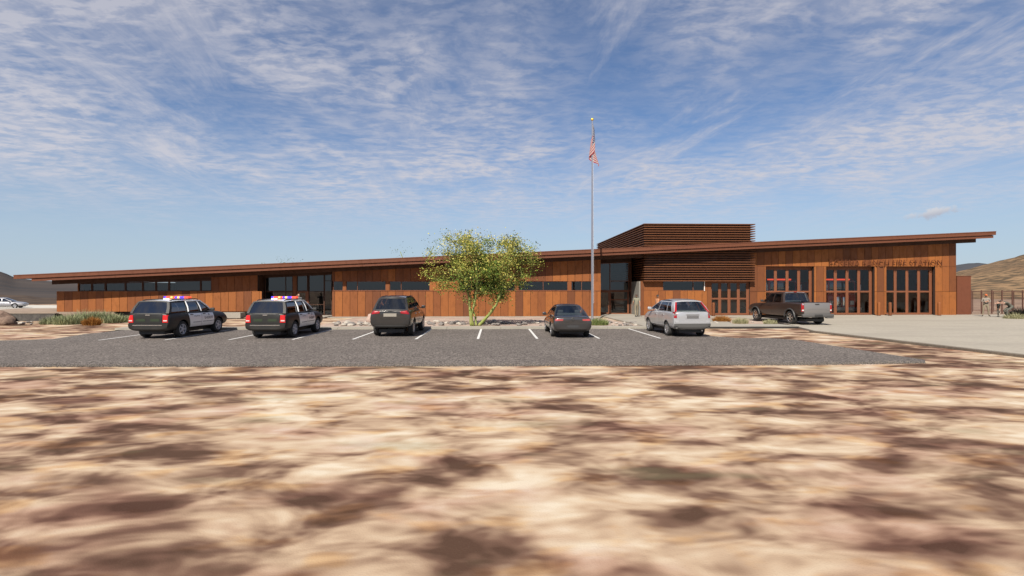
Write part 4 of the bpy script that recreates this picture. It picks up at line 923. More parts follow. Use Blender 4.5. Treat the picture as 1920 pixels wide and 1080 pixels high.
def pickup():
    L, W = 5.85, 2.02; h = W / 2; y0, y1 = -L / 2, L / 2; bed = 1.33
    st = [(y0 + .06, .62, bed - .02, h * .92, h * .95, h * .93), (y0 + .09, .58, bed, h * .94, h * .965, h * .955), (y0 + .3, .50, bed, h * .95, h * .98, h * .965), (y0 + 1.1, .46, bed, h * .95, h * .99, h * .965), (y0 + 1.75, .44, bed, h * .95, h * .985, h * .965), (-.9, .42, 1.30, h * .95, h * .985, h * .955), (.9, .42, 1.27, h * .95, h * .985, h * .945),
          (1.25, .44, 1.22, h * .95, h * .985, h * .92), (1.9, .46, 1.20, h * .95, h * .99, h * .90), (y1 - .25, .48, 1.14, h * .93, h * .97, h * .86), (y1 - .04, .50, 1.02, h * .86, h * .90, h * .80), (y1, .54, .95, h * .8, h * .84, h * .74)]
    S = dict(name='pickup_truck', label='brown crew cab pickup parked outside the engine bays, reflected light painted into its tailgate colour', cat='pickup truck', L=L, W=W, R=.405, axles=(-1.80, 1.88), paint=M_BROWNP, stations=st, spokes=6, tw=.275, rim=M_CHROME,
             cuts=[(-.80, .80, y0 + .16, -1.18, .86, 2.0)],
             gh=dict(zb=1.27, zr=1.885, crown=.04, rear=(-1.06, -.86), front=(1.20, .36), wb=(.90, .89), wr=(.74, .72), bulge=.03, v0=.02, v1=.90, arch=.03,
                     pillars=[(-1.06, -.86, .24, .16), (.02, -.04, .12, .10), (1.20, .36, .12, .07)]))
    r, patch, words, stick, hit = build_car(S)
    b = MB(); b.rbox((0, y0 + .055, .99), (1.62, .07, .66), bev=.2); tg = stick('tailgate', b, M_TAILG)
    b = MB(); b.add([(-.78, y0 + .017, .86), (-.5, y0 + .017, .955), (.5, y0 + .017, .955), (.78, y0 + .017, .86), (.78, y0 + .012, .845), (.5, y0 + .012, .94), (-.5, y0 + .012, .94), (-.78, y0 + .012, .845)], [(0, 1, 6, 7), (1, 2, 5, 6), (2, 3, 4, 5)]); stick('tailgate_crease', b, M_PLATEG, tg)
    b = MB(); b.rbox((0, y0 + .015, 1.235), (.26, .03, .06), bev=.2); stick('handle', b, M_BLK, tg)
    for sx in (-1, 1):
        t = patch('tail_light', 'rear', [(sx * .815, .80), (sx * .955, .80), (sx * .955, 1.30), (sx * .815, 1.30)], M_REDL, off=.03, nu=4, nv=6)
        patch('reverse_lamp', 'rear', [(sx * .83, .84), (sx * .93, .84), (sx * .93, .92), (sx * .83, .92)], M_WHTL, off=.042, nu=2, nv=2, parent=t)
        patch('lamp_top', 'rear', [(sx * .83, 1.19), (sx * .92, 1.19), (sx * .92, 1.28), (sx * .83, 1.28)], M_PALEP, off=.042, nu=2, nv=2, parent=t)
        b = MB()
        for y in S['axles']:
            pts = [(sx * (h - .005), y + math.cos(a) * .50, .44 + math.sin(a) * .50) for a in [math.pi * k / 12 for k in range(13)]]; b.tube(pts, [.045] * 13, 6)
            stick('wheel_flare', b, M_PLATED); b = MB()
        b = MB(); b.tube([(sx * .80, -1.0, 1.29), (sx * .735, -.90, 1.60), (sx * .63, -.84, 1.90)], .028, 6); stick('window_trim', b, M_PALEP)
    b = MB(); b.tube([(-.63, -.84, 1.90), (0, -.86, 1.93), (.63, -.84, 1.90)], .024, 6); stick('window_trim', b, M_PALEP)
    b = MB(); b.rbox((0, -.9, 1.955), (.2, .05, .04), bev=.2); stick('brake_light', b, M_REDL)
    b = MB(); b.rbox((0, y0 - .03, .57), (1.96, .18, .20), bev=.2); bp = stick('rear_bumper', b, M_CLAD)
    b = MB(); b.rbox((0, y0 - .125, .57), (.5, .02, .14), bev=.2); stick('plate_pocket', b, M_BLK, bp)
    b = MB(); b.rbox((.68, y0 - .10, .44), (.42, .2, .05), bev=.2); stick('tow_step', b, M_CLAD, bp)
    doors(patch, S, [(-1.0, -.02, -1.0, -.02), (.02, 1.15, .02, 1.15)], .52, 1.25, M_BROWNP, M_BROWNP)
    mirrors(stick, S, .95, 1.36, M_BLK)
    for sx in (-1, 1): patch('headlight', 'front', [(sx * .55, .82), (sx * .80, .82), (sx * .80, 1.02), (sx * .55, 1.02)], M_WHTL, off=.012)
    patch('grille', 'front', [(-.5, .72), (.5, .72), (.5, 1.02), (-.5, 1.02)], M_CHROME, off=.012)
    place(r, 1509, 607.3, .10, 3.5, S['axles'][0])
pickup()

# ------------------------------------------------------------------ flagpole and flag
def build_flag():
    base = gp(1110.5, 599.5, .03); H = (599.5 - 224) / FPX * (base.y * cs + base.x * sn)
    fp = thing('flagpole', 'tall aluminium flagpole with a gold ball on top beside the entrance walk', 'flagpole', base)
    b = MB(); b.tube([(0, 0, 0), (0, 0, H * .35), (0, 0, H - .1)], [.088, .082, .045], 16); b.build('shaft', M_POLE, fp, True, 60)
    b = MB(); b.lathe([(.18, 0), (.18, .05), (.12, .12), (.10, .13)], 20); b.build('base_collar', M_POLE, fp, True)
    b = MB(); b.ball((0, 0, H), .105); b.build('finial', M_GOLD, fp, True)
    b = MB(); b.tube([(.1, -.05, 1.2), (.075, -.05, H * .5), (.055, -.04, H - .4)], .006, 5); b.tube([(.07, 0, 1.2), (.1, -.05, 1.2)], .012, 5); b.build('halyard', M_WHITEP, fp)
    # cloth hanging in folds: u along the fly, v down the hoist
    W, HH, n, m = 2.9, 1.65, 64, 40; V = []; UV = []; F = []; r = random.Random(4)
    for j in range(m + 1):
        for i in range(n + 1):
            u, v = i / n, j / m
            # the fly droops: each strip falls down along the pole with folds opening below
            drop = u * 3.3 - .30 * u * u * v; out = (.06 + .36 * (1 - math.exp(-2.2 * u)) * (.35 + .65 * v))
            ph = u * 7.6 + v * .9
            x = .04 + out * math.sin(ph) * .95 + .04 * v * u; y = -.02 + out * .6 * math.cos(ph * 1.15 + .5) - .05 * u
            z = H - .28 - v * HH * (1 - .50 * u) - drop * (.66 + .12 * v) + .03 * math.sin(ph * 2 + v * 4)
            V.append((x, y, z)); UV.append((u, 1 - v))
    for j in range(m):
        for i in range(n): F.append((j * (n + 1) + i, j * (n + 1) + i + 1, (j + 1) * (n + 1) + i + 1, (j + 1) * (n + 1) + i))
    me = bpy.data.meshes.new('flag'); me.from_pydata(V, [], F); uvl = me.uv_layers.new(name='UVMap')
    for l in me.loops: uvl.data[l.index].uv = UV[l.vertex_index]
    def ff(T, bs):
        uv = T.new('ShaderNodeUVMap').outputs[0]; sp = T.new('ShaderNodeSeparateXYZ', {0: uv}); u, v = sp.outputs[0], sp.outputs[1]
        st = T.math('MODULO', T.math('FLOOR', T.math('MULTIPLY', v, 12.999)), 2.0)
        col = T.mix(T.math('GREATER_THAN', st, .5), (0.23, 0.006, 0.013), (0.32, 0.305, 0.29))
        can = T.math('MULTIPLY', T.math('LESS_THAN', u, .4), T.math('GREATER_THAN', v, 6 / 13))
        # rows of white dots on the blue field
        cu = T.math('MULTIPLY', u, 6 / .4); cv = T.math('MULTIPLY', T.math('SUBTRACT', v, 6 / 13), 5 / (7 / 13))
        du = T.math('SUBTRACT', T.math('FRACT', cu), .5); dv = T.math('SUBTRACT', T.math('FRACT', cv), .5)
        dd = T.math('ADD', T.math('MULTIPLY', du, du), T.math('MULTIPLY', dv, dv))
        blue = T.mix(T.math('LESS_THAN', dd, .07), (0.005, 0.010, 0.055), (0.3, 0.3, 0.3))
        T.l.new(T.mix(can, col, blue), bs.inputs['Base Color']); bs.inputs['Roughness'].default_value = .8
    for p in me.polygons: p.use_smooth = True
    me.materials.append(mat('flag_cloth', ff)); o = obj('flag', me); o.location = base
    tag(o, 'limp American flag hanging in folds from the top of the flagpole', 'flag')
build_flag()

# ------------------------------------------------------------------ vegetation
def leafmat(name, stops, trans=.25):
    def fn(T, b):
        rr = T.new('ShaderNodeAttribute', attribute_name='rnd').outputs['Fac']; T.l.new(T.ramp(rr, stops), b.inputs['Base Color']); b.inputs['Roughness'].default_value = .75
        b.inputs['Specular IOR Level'].default_value = .2
        b.inputs['Subsurface Weight'].default_value = 0.0
    return mat(name, fn)
M_LEAF = leafmat('palo_verde_leaf', [(0, (0.035, 0.08, 0.012)), (.3, (0.095, 0.15, 0.022)), (.55, (0.21, 0.215, 0.04)), (.8, (0.37, 0.32, 0.07)), (1, (0.50, 0.43, 0.13))])
M_LEAFD = leafmat('dark_leaf', [(0, (0.03, 0.05, 0.015)), (.6, (0.07, 0.09, 0.025)), (1, (0.16, 0.15, 0.05))])
def f_bark(T, b):
    v = objc(T); n = T.noise(T.vmul(v, (1, 1, .4)), 9, 4, .6); T.l.new(T.mix(T.rng(n, .35, .7), (0.155, 0.20, 0.035), (0.25, 0.24, 0.085)), b.inputs['Base Color']); b.inputs['Roughness'].default_value = .7; bump(T, b, n, .3, .01)
M_BARK = mat('green_bark', f_bark)
def build_tree(name, label, base, stems, crown, leaves, seed, lmat=M_LEAF, lsz=.052, group=None, twigs=True):
    """stems: control polylines (x,y,z) from the base; twigs grow off them, leaf sprays on the twigs; crown: (cx,cy,cz,rx,ry,rz)"""
    r = random.Random(seed); t = thing(name, label, 'tree', base, group=group); tips = []
    cx, cy, cz, rx, ry, rz = crown
    inside = lambda p, k=1.0: abs((p.x - cx) / (rx * k)) ** 2.5 + abs((p.y - cy) / (ry * k)) ** 2.2 + abs((p.z - cz) / (rz * k)) ** 2.3 < 1
    for pts, r0 in stems:
        tr = MB(); pts = [Vector(p) for p in pts]
        # smooth the polyline
        sm = []
        for a, c in zip(pts, pts[1:]):
            for k in range(5): sm.append(a.lerp(c, k / 5) + Vector((r.gauss(0, .012), r.gauss(0, .012), 0)))
        sm.append(pts[-1]); nn = len(sm)
        tr.tube(sm, [r0 * (1 - .72 * i / (nn - 1)) for i in range(nn)], 9)
        tr.build('trunk', M_BARK, t, True, 180)
        br = MB()
        def grow(p, d, L, rad, lev):
            pp = [p]; q = p.copy(); dd = d.normalized(); k = 5
            for i in range(k):
                dd = (dd + Vector((r.gauss(0, .22), r.gauss(0, .22), r.gauss(.06, .16)))).normalized(); q = q + dd * (L / k); pp.append(q.copy())
                if not inside(q, 1.0) and k > 1: break
            br.tube(pp, [max(.004, rad * (1 - .8 * i / (len(pp) - 1))) for i in range(len(pp))], 5, cap=False)
            if lev == 0 or L < .5: tips.append(pp); return
            for i in range(r.choice((3, 4))):
                j = r.randint(1, len(pp) - 1); e = Vector((r.gauss(0, 1), r.gauss(0, 1), r.gauss(.15, .55))).normalized()
                grow(pp[j], dd * .7 + e * .9, L * r.uniform(.5, .78), rad * .55, lev - 1)
            tips.append(pp)
        for i in range(int(nn * .38), nn, 2):
            d = (sm[min(i + 1, nn - 1)] - sm[i - 1]).normalized()
            for _ in range(r.choice((1, 2, 2))):
                e = Vector((r.gauss(0, 1), r.gauss(0, .9), r.gauss(.1, .5))).normalized(); grow(sm[i], d * .5 + e, r.uniform(.9, 1.7), r0 * .30, 2)
        if twigs: br.build('branches', M_BARK, t, True, 180)
    if twigs:                                       # fine twigs reaching into the gaps of the crown
        tw_ = MB(); flat = [p for pp in tips for p in pp]
        for _ in range(190):
            q = Vector((cx + r.uniform(-1, 1) * rx, cy + r.uniform(-1, 1) * ry, cz + r.uniform(-1, 1) * rz))
            if not inside(q, .97): continue
            a = min(flat, key=lambda p: (p - q).length + max(0, p.z - q.z) * .8); m_ = a.lerp(q, .5) + Vector((0, 0, .10)); pp = [a, a.lerp(m_, .5), m_, m_.lerp(q, .5), q]
            tw_.tube(pp, [.013, .011, .009, .007, .004], 5, cap=False); tips.append(pp[1:]); tips.append(pp[2:]); flat += pp[2:]
        tw_.build('twigs', M_BARK, t, True, 180)
    lf = MB(); cand = [p for pp in tips for p in pp[1:] if inside(p, 1.12)]
    lumps = [(r.uniform(-1, 1) * rx * .9 + cx, r.uniform(-1, 1) * ry * .9 + cy, r.uniform(-1, 1) * rz * .9 + cz) for _ in range(26)]
    for _ in range(leaves):
        p = r.choice(cand); g = r.uniform(.08, .36); tw = Vector((r.gauss(0, g), r.gauss(0, g), r.gauss(0, g * .75))); p = p + tw
        a = Vector((r.gauss(0, 1), r.gauss(0, 1), r.gauss(0, .6))).normalized(); c = a.orthogonal(); c.rotate(Matrix.Rotation(r.uniform(0, 6.28), 3, a)); s = lsz * r.uniform(.5, 1.25)
        hgt = (p.z - (cz - rz)) / (2 * rz); li = min(range(26), key=lambda k: (lumps[k][0] - p.x) ** 2 + (lumps[k][1] - p.y) ** 2 + (lumps[k][2] - p.z) ** 2)
        q = max(0, min(1, r.gauss(.48, .24) + (li % 5 - 2) * .085 + (hgt - .5) * .22))
        lf.add([p - a * s, p + c * s * .55, p + a * s, p - c * s * .55], [(0, 1, 2, 3)], 0, q)
    lf.build('crown', lmat, t)
    return t
tb = gp(888, 611, .03)
k_ = 31.0 / FPX
def tp(px, py, dy=0.0): return ((px - 888) * k_ + 0, dy, (611 - py) * k_)
build_tree('palo_verde_tree', 'multi stemmed palo verde tree with yellow green leaves in the gravel bed', tb,
    [([tp(884, 611), tp(881, 585, .1), tp(880, 560, .3), tp(868, 520, .5), tp(840, 480, .3)], .095), ([tp(887, 611, -.05), tp(884, 590, -.2), tp(892, 560, -.3), tp(897, 515, -.6), tp(880, 462, -.5)], .085),
     ([tp(893, 611, .05), tp(891, 596, .2), tp(886, 583, .5), tp(890, 545, .9), tp(915, 480, 1.2)], .07), ([tp(897, 611, .02), tp(912, 595, .0), tp(930, 572, -.1), tp(940, 545, -.3), tp(950, 500, -.6), tp(975, 470, -.4)], .10), ([tp(900, 610, .1), tp(922, 585, .3), tp(938, 558, .6), tp(962, 520, .9), tp(985, 490, .8)], .07)],
    (.27, 0, 3.62, 3.6, 2.6, 1.85), 25000, 3, lsz=.05)
build_tree('desert_tree', 'thin tree behind the roof, only its sparse crown top in view left', Vector((XW(528, 55), 55, 0)),
    [([(0, 0, 0), (-.2, 0, 1.6), (-.6, .2, 3.4), (-1.0, .2, 4.3)], .1), ([(0, 0, 0), (.3, 0, 1.8), (.8, -.2, 3.4), (1.1, 0, 4.2)], .1)], (0, 0, 4.0, 2.6, 2.0, 1.35), 420, 8, M_LEAFD, .05, twigs=False)
build_tree('desert_tree', 'thin tree behind the roof, its sparse top beside the palo verde', Vector((XW(778, 55), 55, 0)),
    [([(0, 0, 0), (-.3, 0, 2.2), (-.8, .2, 4.2), (-1.6, .2, 6.2)], .11), ([(0, 0, 0), (.3, 0, 2.4), (1.0, -.2, 4.4), (2.0, 0, 6.8)], .11)], (.3, 0, 5.2, 3.2, 2.2, 2.2), 330, 9, M_LEAFD, .055, twigs=False)

def clump(name, label, cat, pos, rx, ry, h, n, m, seed, group=None, lean=.6, wid=.012, tip=0.25):
    """tuft of blades fanning out of a patch"""
    r = random.Random(seed); b = MB()
    for _ in range(n):
        a = r.uniform(0, 6.28); q = math.sqrt(r.random()); x, y = math.cos(a) * q * rx * .75, math.sin(a) * q * ry * .75
        L = h * r.uniform(.45, 1.05) * (1 - .45 * q * q); d = Vector((x / max(rx, .01) * lean + r.gauss(0, .22), y / max(ry, .01) * lean + r.gauss(0, .22), 1)).normalized(); p = Vector((x, y, 0)); s = Vector((-d.y, d.x, 0)).normalized() if abs(d.x) + abs(d.y) > .01 else Vector((1, 0, 0))
        s.rotate(Matrix.Rotation(r.uniform(-1.2, 1.2), 3, 'Z')); w = wid * r.uniform(.6, 1.4); m1 = p + d * L * .55; e = p + d * L + Vector((d.x, d.y, -.45)) * L * r.uniform(.05, tip)
        b.add([p - s * w, p + s * w, m1 + s * w * .8, m1 - s * w * .8, e], [(0, 1, 2, 3), (3, 2, 4)], 0, max(0, min(1, r.gauss(.5, .25))))
    o = b.build(name, m); o.location = pos; return tag(o, label, cat, group)
M_SAGE = leafmat('sage_blade', [(0, (0.08, 0.105, 0.05)), (.5, (0.20, 0.225, 0.115)), (1, (0.38, 0.38, 0.22))])
M_STRAW = leafmat('straw_blade', [(0, (0.13, 0.13, 0.06)), (.5, (0.27, 0.255, 0.14)), (1, (0.42, 0.385, 0.24))])
M_RUST = leafmat('rust_blade', [(0, (0.13, 0.05, 0.012)), (.5, (0.26, 0.105, 0.022)), (1, (0.36, 0.17, 0.04))])
M_GRN = leafmat('green_blade', [(0, (0.04, 0.08, 0.02)), (.5, (0.12, 0.16, 0.045)), (1, (0.28, 0.28, 0.12))])
gb = 'green desert grasses left of the patrol cars'
for i, (px, py, rx, h, lab) in enumerate(((100, 607.5, .8, .70, 'leftmost low green grass clump beside the dark low wall'), (128, 608, .95, .88, 'green grass clump second from the dark low wall'), (160, 605, 1.1, 1.10, 'tall green grass clump behind the rust coloured bush'), (190, 604, 1.05, 1.05, 'tall green grass clump just right of the rust bush top'), (214, 605, .85, .80, 'low green grass clump nearest the patrol car'), (238, 604, .75, .60, 'small grass clump half hidden by the patrol car'))):
    clump('grass_clump', lab, 'grass clump', gp(px, py), rx, .9, h, 900, M_SAGE, 20 + i, gb)
clump('rust_bush', 'rust orange bush in front of the green grasses', 'bush', gp(172, 610), .62, .5, .70, 900, M_RUST, 40, wid=.009)
clump('grass_clump', 'green grass clump at the foot of the flagpole', 'grass clump', gp(1122, 609.5, .03), .78, .6, .62, 1000, M_GRN, 41, wid=.009)
clump('rust_bush', 'rust orange bush before the folding glass doors, right of the silver car', 'bush', gp(1353, 604, .04), .72, .5, .62, 1000, M_RUST, 42, wid=.009)
clump('grass_clump', 'pale straw grass right of the rust bush at the pavement', 'grass clump', gp(1388, 606.5, .04), .62, .5, .55, 700, M_STRAW, 43, wid=.008)
clump('grass_clump', 'pale straw grass in front of the pickup truck', 'grass clump', gp(1444, 608.5, .06), .50, .4, .46, 600, M_STRAW, 44, wid=.008)
clump('grass_clump', 'pale green grass by the fence at the right edge', 'grass clump', gp(1903, 600, .0), .9, .6, .70, 700, M_STRAW, 45, wid=.010)
clump('dark_shrub', 'dark round shrub at the right edge behind pale grass', 'shrub', gp(1916, 597, .0), .75, .6, 1.05, 1500, leafmat('dark_blade', [(0, (0.012, 0.012, 0.01)), (1, (0.05, 0.045, 0.035))]), 46, lean=1.3, wid=.02)

# ------------------------------------------------------------------ rocks
def rock_mesh(name, seed, m, sub=2):
    r = random.Random(seed); bm = bmesh.new(); bmesh.ops.create_icosphere(bm, subdivisions=sub, radius=1)
    ax = [(Vector((r.gauss(0, 1), r.gauss(0, 1), r.gauss(0, 1))).normalized(), r.uniform(.62, .95)) for _ in range(9)]
    for v in bm.verts:
        for a, k in ax:
            t = v.co.dot(a)
            if t > k: v.co -= a * (t - k)
        v.co *= 1 + r.gauss(0, .02)
        v.co.z *= .68; v.co.x *= 1.2
    b = MB(); b.bm(bm); return b.mesh(name, [m], True, 35)
M_ROCKL = mat('pale_rock', f_speck((0.50, 0.44, 0.37), (0.66, 0.60, 0.52), 9, 2.5, .6))
M_ROCKG = mat('grey_rock', f_speck((0.22, 0.195, 0.18), (0.34, 0.30, 0.275), 9, 2.5, .6))
M_ROCKB = mat('brown_boulder', f_speck((0.20, 0.125, 0.09), (0.40, 0.275, 0.20), 3.5, 1.2, .9))
def rocks():
    pm = [rock_mesh('rock', 100 + i, M_ROCKL) for i in range(4)]; gm = [rock_mesh('rock', 120 + i, M_ROCKG) for i in range(4)]; r = random.Random(12)
    spots = []
    def strip(n, x0, x1, y0, y1, s0, s1, pg):
        for _ in range(n): spots.append((r.uniform(x0, x1), r.uniform(y0, y1), r.uniform(s0, s1), r.random() < pg))
    strip(52, 626, 694, 604.5, 611.2, .10, .24, .35); strip(30, 798, 872, 603, 611, .08, .20, .65); strip(26, 900, 985, 603, 610.5, .08, .2, .7); strip(14, 985, 1030, 601, 610.5, .06, .13, .6)
    strip(22, 1130, 1192, 604.5, 611.2, .07, .16, .5); strip(16, 1325, 1420, 604.5, 607.0, .06, .14, .45); strip(9, 24, 62, 604.5, 608, .08, .20, .4)
    done = []
    for px, py, s, dark in spots:
        p = gp(px, py, .035)
        if any((p - q).length < .8 * (s + t) for q, t in done): continue
        done.append((p, s)); me = r.choice(gm if dark else pm); o = obj('rock', me)
        o.location = p + Vector((0, 0, s * .28)); o.scale = (s * r.uniform(.85, 1.2), s * r.uniform(.8, 1.1), s * r.uniform(.75, 1.1)); o.rotation_euler = (r.gauss(0, .15), r.gauss(0, .15), r.uniform(0, 6.28))
        tag(o, ('grey angular rock lying among others on the planting beds' if dark else 'pale cream rock lying among others on the planting beds'), 'rock', 'grey rocks on the planting beds' if dark else 'pale rocks on the planting beds')
    for (px, py, s, sc, rz, lab, sd) in ((12, 609, .47, (1.15, .9, 1.15), .4, 'large rounded brown boulder at the left edge of the sand', 5), (-2, 603, .72, (1.5, .9, .95), -.3, 'flat dark brown boulder behind the rounded boulder, cut by the frame', 6)):
        o = rock_mesh('boulder', 200 + sd, M_ROCKB, 3); q = obj('boulder', o); q.location = gp(px, py) + Vector((0, 0, s * .4)); q.scale = tuple(s * c for c in sc); q.rotation_euler = (0, .25, rz); tag(q, lab, 'boulder')
    q = obj('boulder', rock_mesh('boulder', 207, mat('pinkish_rock', f_speck((0.46, 0.31, 0.25), (0.6, 0.45, 0.37), 6, 2, .5)), 3)); q.location = gp(695.5, 606, .03) + Vector((0, 0, .2)); q.scale = (.32, .3, .62); tag(q, 'pinkish upright boulder just left of the dark grey SUV', 'boulder')
rocks()

# ------------------------------------------------------------------ low walls, bench, fence, bollards
def site_bits():
    p0, p1 = gp(414, 598), gp(450, 598); b = MB(); b.box(p0.x - 1.0, p1.x, p0.y, p0.y + .8, .06, .46); t = thing('concrete_bench', 'pale concrete block bench below the rust wall between the patrol cars', 'bench')
    b.build('seat', M_CONC, t); b = MB(); b.box(p0.x - .9, p1.x - .1, p0.y + .08, p0.y + .72, 0.0, .06); b.build('base', M_BLK, t)
    # dark low wall with earth terrace behind, left
    a, c = gp(-60, 602.5), gp(98, 602.5); t = thing('low_wall', 'dark grey low retaining wall between the boulders and the green grasses', 'wall')
    b = MB(); x = a.x - 4
    def fd(T, bs):
        v = objc(T); n = T.noise(v, 4, 4, .6); T.l.new(T.mix(T.rng(n, .3, .7), (0.035, 0.032, 0.03), (0.075, 0.068, 0.06)), bs.inputs['Base Color']); bs.inputs['Roughness'].default_value = .9
    b.box(x, c.x, a.y, a.y + .3, 0.0, .50); b.build('wall_body', mat('dark_blockwork', fd), t)
    b = MB(); b.box(x, c.x + .02, a.y - .02, a.y + .32, .502, .54); b.build('coping', M_EDGE, t)
    g = MB(); g.add([(x, a.y + .31, .49), (c.x + .2, a.y + .31, .49), (c.x + 1.2, YF - .3, .44), (c.x + 1.2, YF + 9, .40), (x - 4, YF + 9, .40)], [(0, 1, 2, 3, 4)]); g.add([(c.x + .2, a.y + .31, .49), (c.x + .9, a.y + .1, 0), (c.x + 2.2, YF - .5, 0), (c.x + 1.2, YF - .3, .44)], [(0, 1, 2, 3)])
    g.add([(x - 4, YF + 9, .40), (c.x + 1.2, YF + 9, .40), (c.x + 1.2, YF + 14, -.05), (x - 4, YF + 14, -.05)], [(0, 1, 2, 3)])
    struct(g.build('terrace', mat('terrace_earth', f_speck((0.36, 0.26, 0.185), (0.48, 0.36, 0.265), 3, .6, .8))))
    b = MB(); b.add([(-130, 68, -.585), (-26, 68, -.585), (-26, 89, -.585), (-130, 89, -.585)], [(0, 1, 2, 3)]); struct(b.build('road', M_ROAD))
    # rust screen wall at the right end of the station
    Y = YF + 1.2; x0, x1 = XW(1794.5, Y), XW(1820.5, Y); zt = wp(1807, 518.3, Y).z
    t = thing('screen_wall', 'plain rust steel screen wall standing at the right end of the station', 'wall')
    b = MB(); b.box(x0, x1, Y, Y + 3.5, 0, zt); b.build('wall_body', mat('brown_steel', f_corten((0.24, 0.085, 0.05), (0.25, 0.09, 0.052), (0.26, 0.095, 0.055))), t)
    b = MB(); b.box(x0 - .02, x1 + .02, Y - .02, Y + 3.52, zt + .001, zt + .05); b.build('coping', M_FASCIA, t)
    # fence
    Y = YF + 3.2; t = thing('metal_fence', 'rust coloured open picket fence across the desert at the right', 'fence'); xa = XW(1821, Y); zt = wp(1870, 545.5, Y).z
    x = xa
    for i in range(24):
        b = MB(); b.box(x - .035, x + .035, Y - .035, Y + .035, 0, zt + .06); b.build('post', M_STEELR, t)
        if i % 2 == 0:
            b = MB(); b.box(x + .12, x + .145, Y - .03, Y + .03, .2, zt - .05); b.build('brace', M_STEELR, t)
        x += .94
    for z in (.28, zt - .06):
        b = MB(); b.box(xa, x - .94, Y - .022, Y + .022, z, z + .05); b.build('rail', M_STEELR, t)
    b = MB(); y = xa
    while y < x - .94:
        b.box(y - .005, y + .005, Y - .005, Y + .005, .30, zt - .03); y += .105
    b.build('pickets', M_STEELR, t)
    # bollards
    def bollard(px, Yb, lab):
        t = thing('bollard', lab, 'bollard', (XW(px, Yb), Yb, .10), group='rust steel bollards along the engine bays')
        b = MB(); b.lathe([(.11, 0), (.11, .98), (.10, 1.03), (.05, 1.06), (.001, 1.065)], 20); b.build('post', M_CORTEN, t, True, 50); b = MB(); b.lathe([(.15, .0), (.15, .02), (.112, .025)], 20); b.build('base_plate', M_GROOVE, t, True)
    Yb = YF - .95
    for px, lab in ((1648, 'rust bollard before the pillar between the second and third engine bays'), (1669, 'rust bollard in front of the third engine bay, at its left side'), (1761, 'rust bollard at the right hand side of the third engine bay'), (1338, 'rust bollard at the left side of the small folding doors'), (1542, 'rust bollard hidden behind the pickup tailgate, between first two bays')): bollard(px, Yb, lab)
site_bits()

# ------------------------------------------------------------------ hills
def fbm(x, y, o=5, seed=0):
    from mathutils import noise as N
    v = 0; a = 1; f = 1; s = 0
    for _ in range(o): v += a * N.noise(Vector((x * f + seed * 7.3, y * f - seed * 3.1, seed * 1.7))); s += a; a *= .5; f *= 2.05
    return v / s
def f_hill(c0, c1, c2, sc, thr=.52):
    def fn(T, b):
        v = objc(T); n = T.noise(T.vmul(v, (.5, 1, 1.3)), sc, 5, .6); n2 = T.noise(T.vmul(v, (.5, 1, 1.0)), sc * .22, 4, .55)
        col = T.mix(T.rng(n2, .35, .65), c0, c1); col = T.mix(T.rng(n, thr - .04, thr + .12, 0, .9), col, c2); T.l.new(col, b.inputs['Base Color']); b.inputs['Roughness'].default_value = .95; b.inputs['Specular IOR Level'].default_value = .1
    return fn
def hill(name, prof, dist0, dist1, m, seed, rough=.05, back=1.0):
    """prof: [(pixel x, pixel y of the ridge)]; a real slope from dist0 up to the ridge at dist1 and down again behind"""
    v = []; nx, ny = 120, 30; x0, x1 = prof[0][0], prof[-1][0]
    for j in range(ny + 1):
        for i in range(nx + 1):
            px = lerp(x0, x1, i / nx); k = 0
            while k < len(prof) - 2 and px > prof[k + 1][0]: k += 1
            t = (px - prof[k][0]) / (prof[k + 1][0] - prof[k][0]); t = t * t * (3 - 2 * t) if False else t; py = lerp(prof[k][1], prof[k + 1][1], t)
            s = j / ny * 1.5; D = lerp(dist0, dist1, s); zr = CAMH + (540 - py) / FPX * dist1
            r = (px - 960) / FPX; X_, Y_ = D * (r * cs + sn), D * (cs - r * sn)
            f = math.sin(min(1, s) * math.pi / 2) ** 1.3 if s <= 1 else max(0, 1 - (s - 1) * 2.0 * back)
            z = -.62 + (zr + .62) * f * (1 + rough * 1.2 * fbm(X_ / (dist1 * .12), Y_ / (dist1 * .12), 5, seed) * (1 if s < .92 else .35)); v.append((X_, Y_, z))
    f = [(j * (nx + 1) + i, j * (nx + 1) + i + 1, (j + 1) * (nx + 1) + i + 1, (j + 1) * (nx + 1) + i) for j in range(ny) for i in range(nx)]
    b = MB(); b.add(v, f); struct(b.build(name, m, None, True, 180))
hill('hills', [(1690, 545), (1760, 520), (1795, 512), (1850, 500), (1885, 493), (1925, 484), (2050, 455), (2250, 420), (2500, 440), (2800, 500)], 95, 240, mat('tan_hill', f_hill((0.155, 0.098, 0.056), (0.235, 0.152, 0.084), (0.06, 0.046, 0.03), .42, .46)), 2, .16)
hill('hills', [(1500, 535), (1700, 515), (1780, 499), (1815, 494.5), (1835, 494), (1870, 498), (1950, 505), (2100, 510)], 600, 900, mat('slate_hill', f_hill((0.042, 0.044, 0.05), (0.055, 0.056, 0.062), (0.035, 0.037, 0.042), .02)), 3, .1)
hill('hills', [(-900, 480), (-500, 455), (-200, 470), (-60, 498), (0, 512.5), (12, 516), (28, 522.5), (60, 526), (110, 529), (200, 533), (330, 541)], 138, 640, mat('brown_hill', f_hill((0.045, 0.037, 0.034), (0.062, 0.05, 0.044), (0.036, 0.033, 0.033), .03)), 4, .12)
hill('hills', [(-700, 545), (-300, 546), (-60, 551), (10, 552.5), (50, 554), (75, 558), (100, 559), (160, 562), (260, 566)], 88.5, 135, mat('near_brown_hill', f_hill((0.05, 0.036, 0.028), (0.08, 0.056, 0.04), (0.03, 0.024, 0.02), .25)), 5, .12)
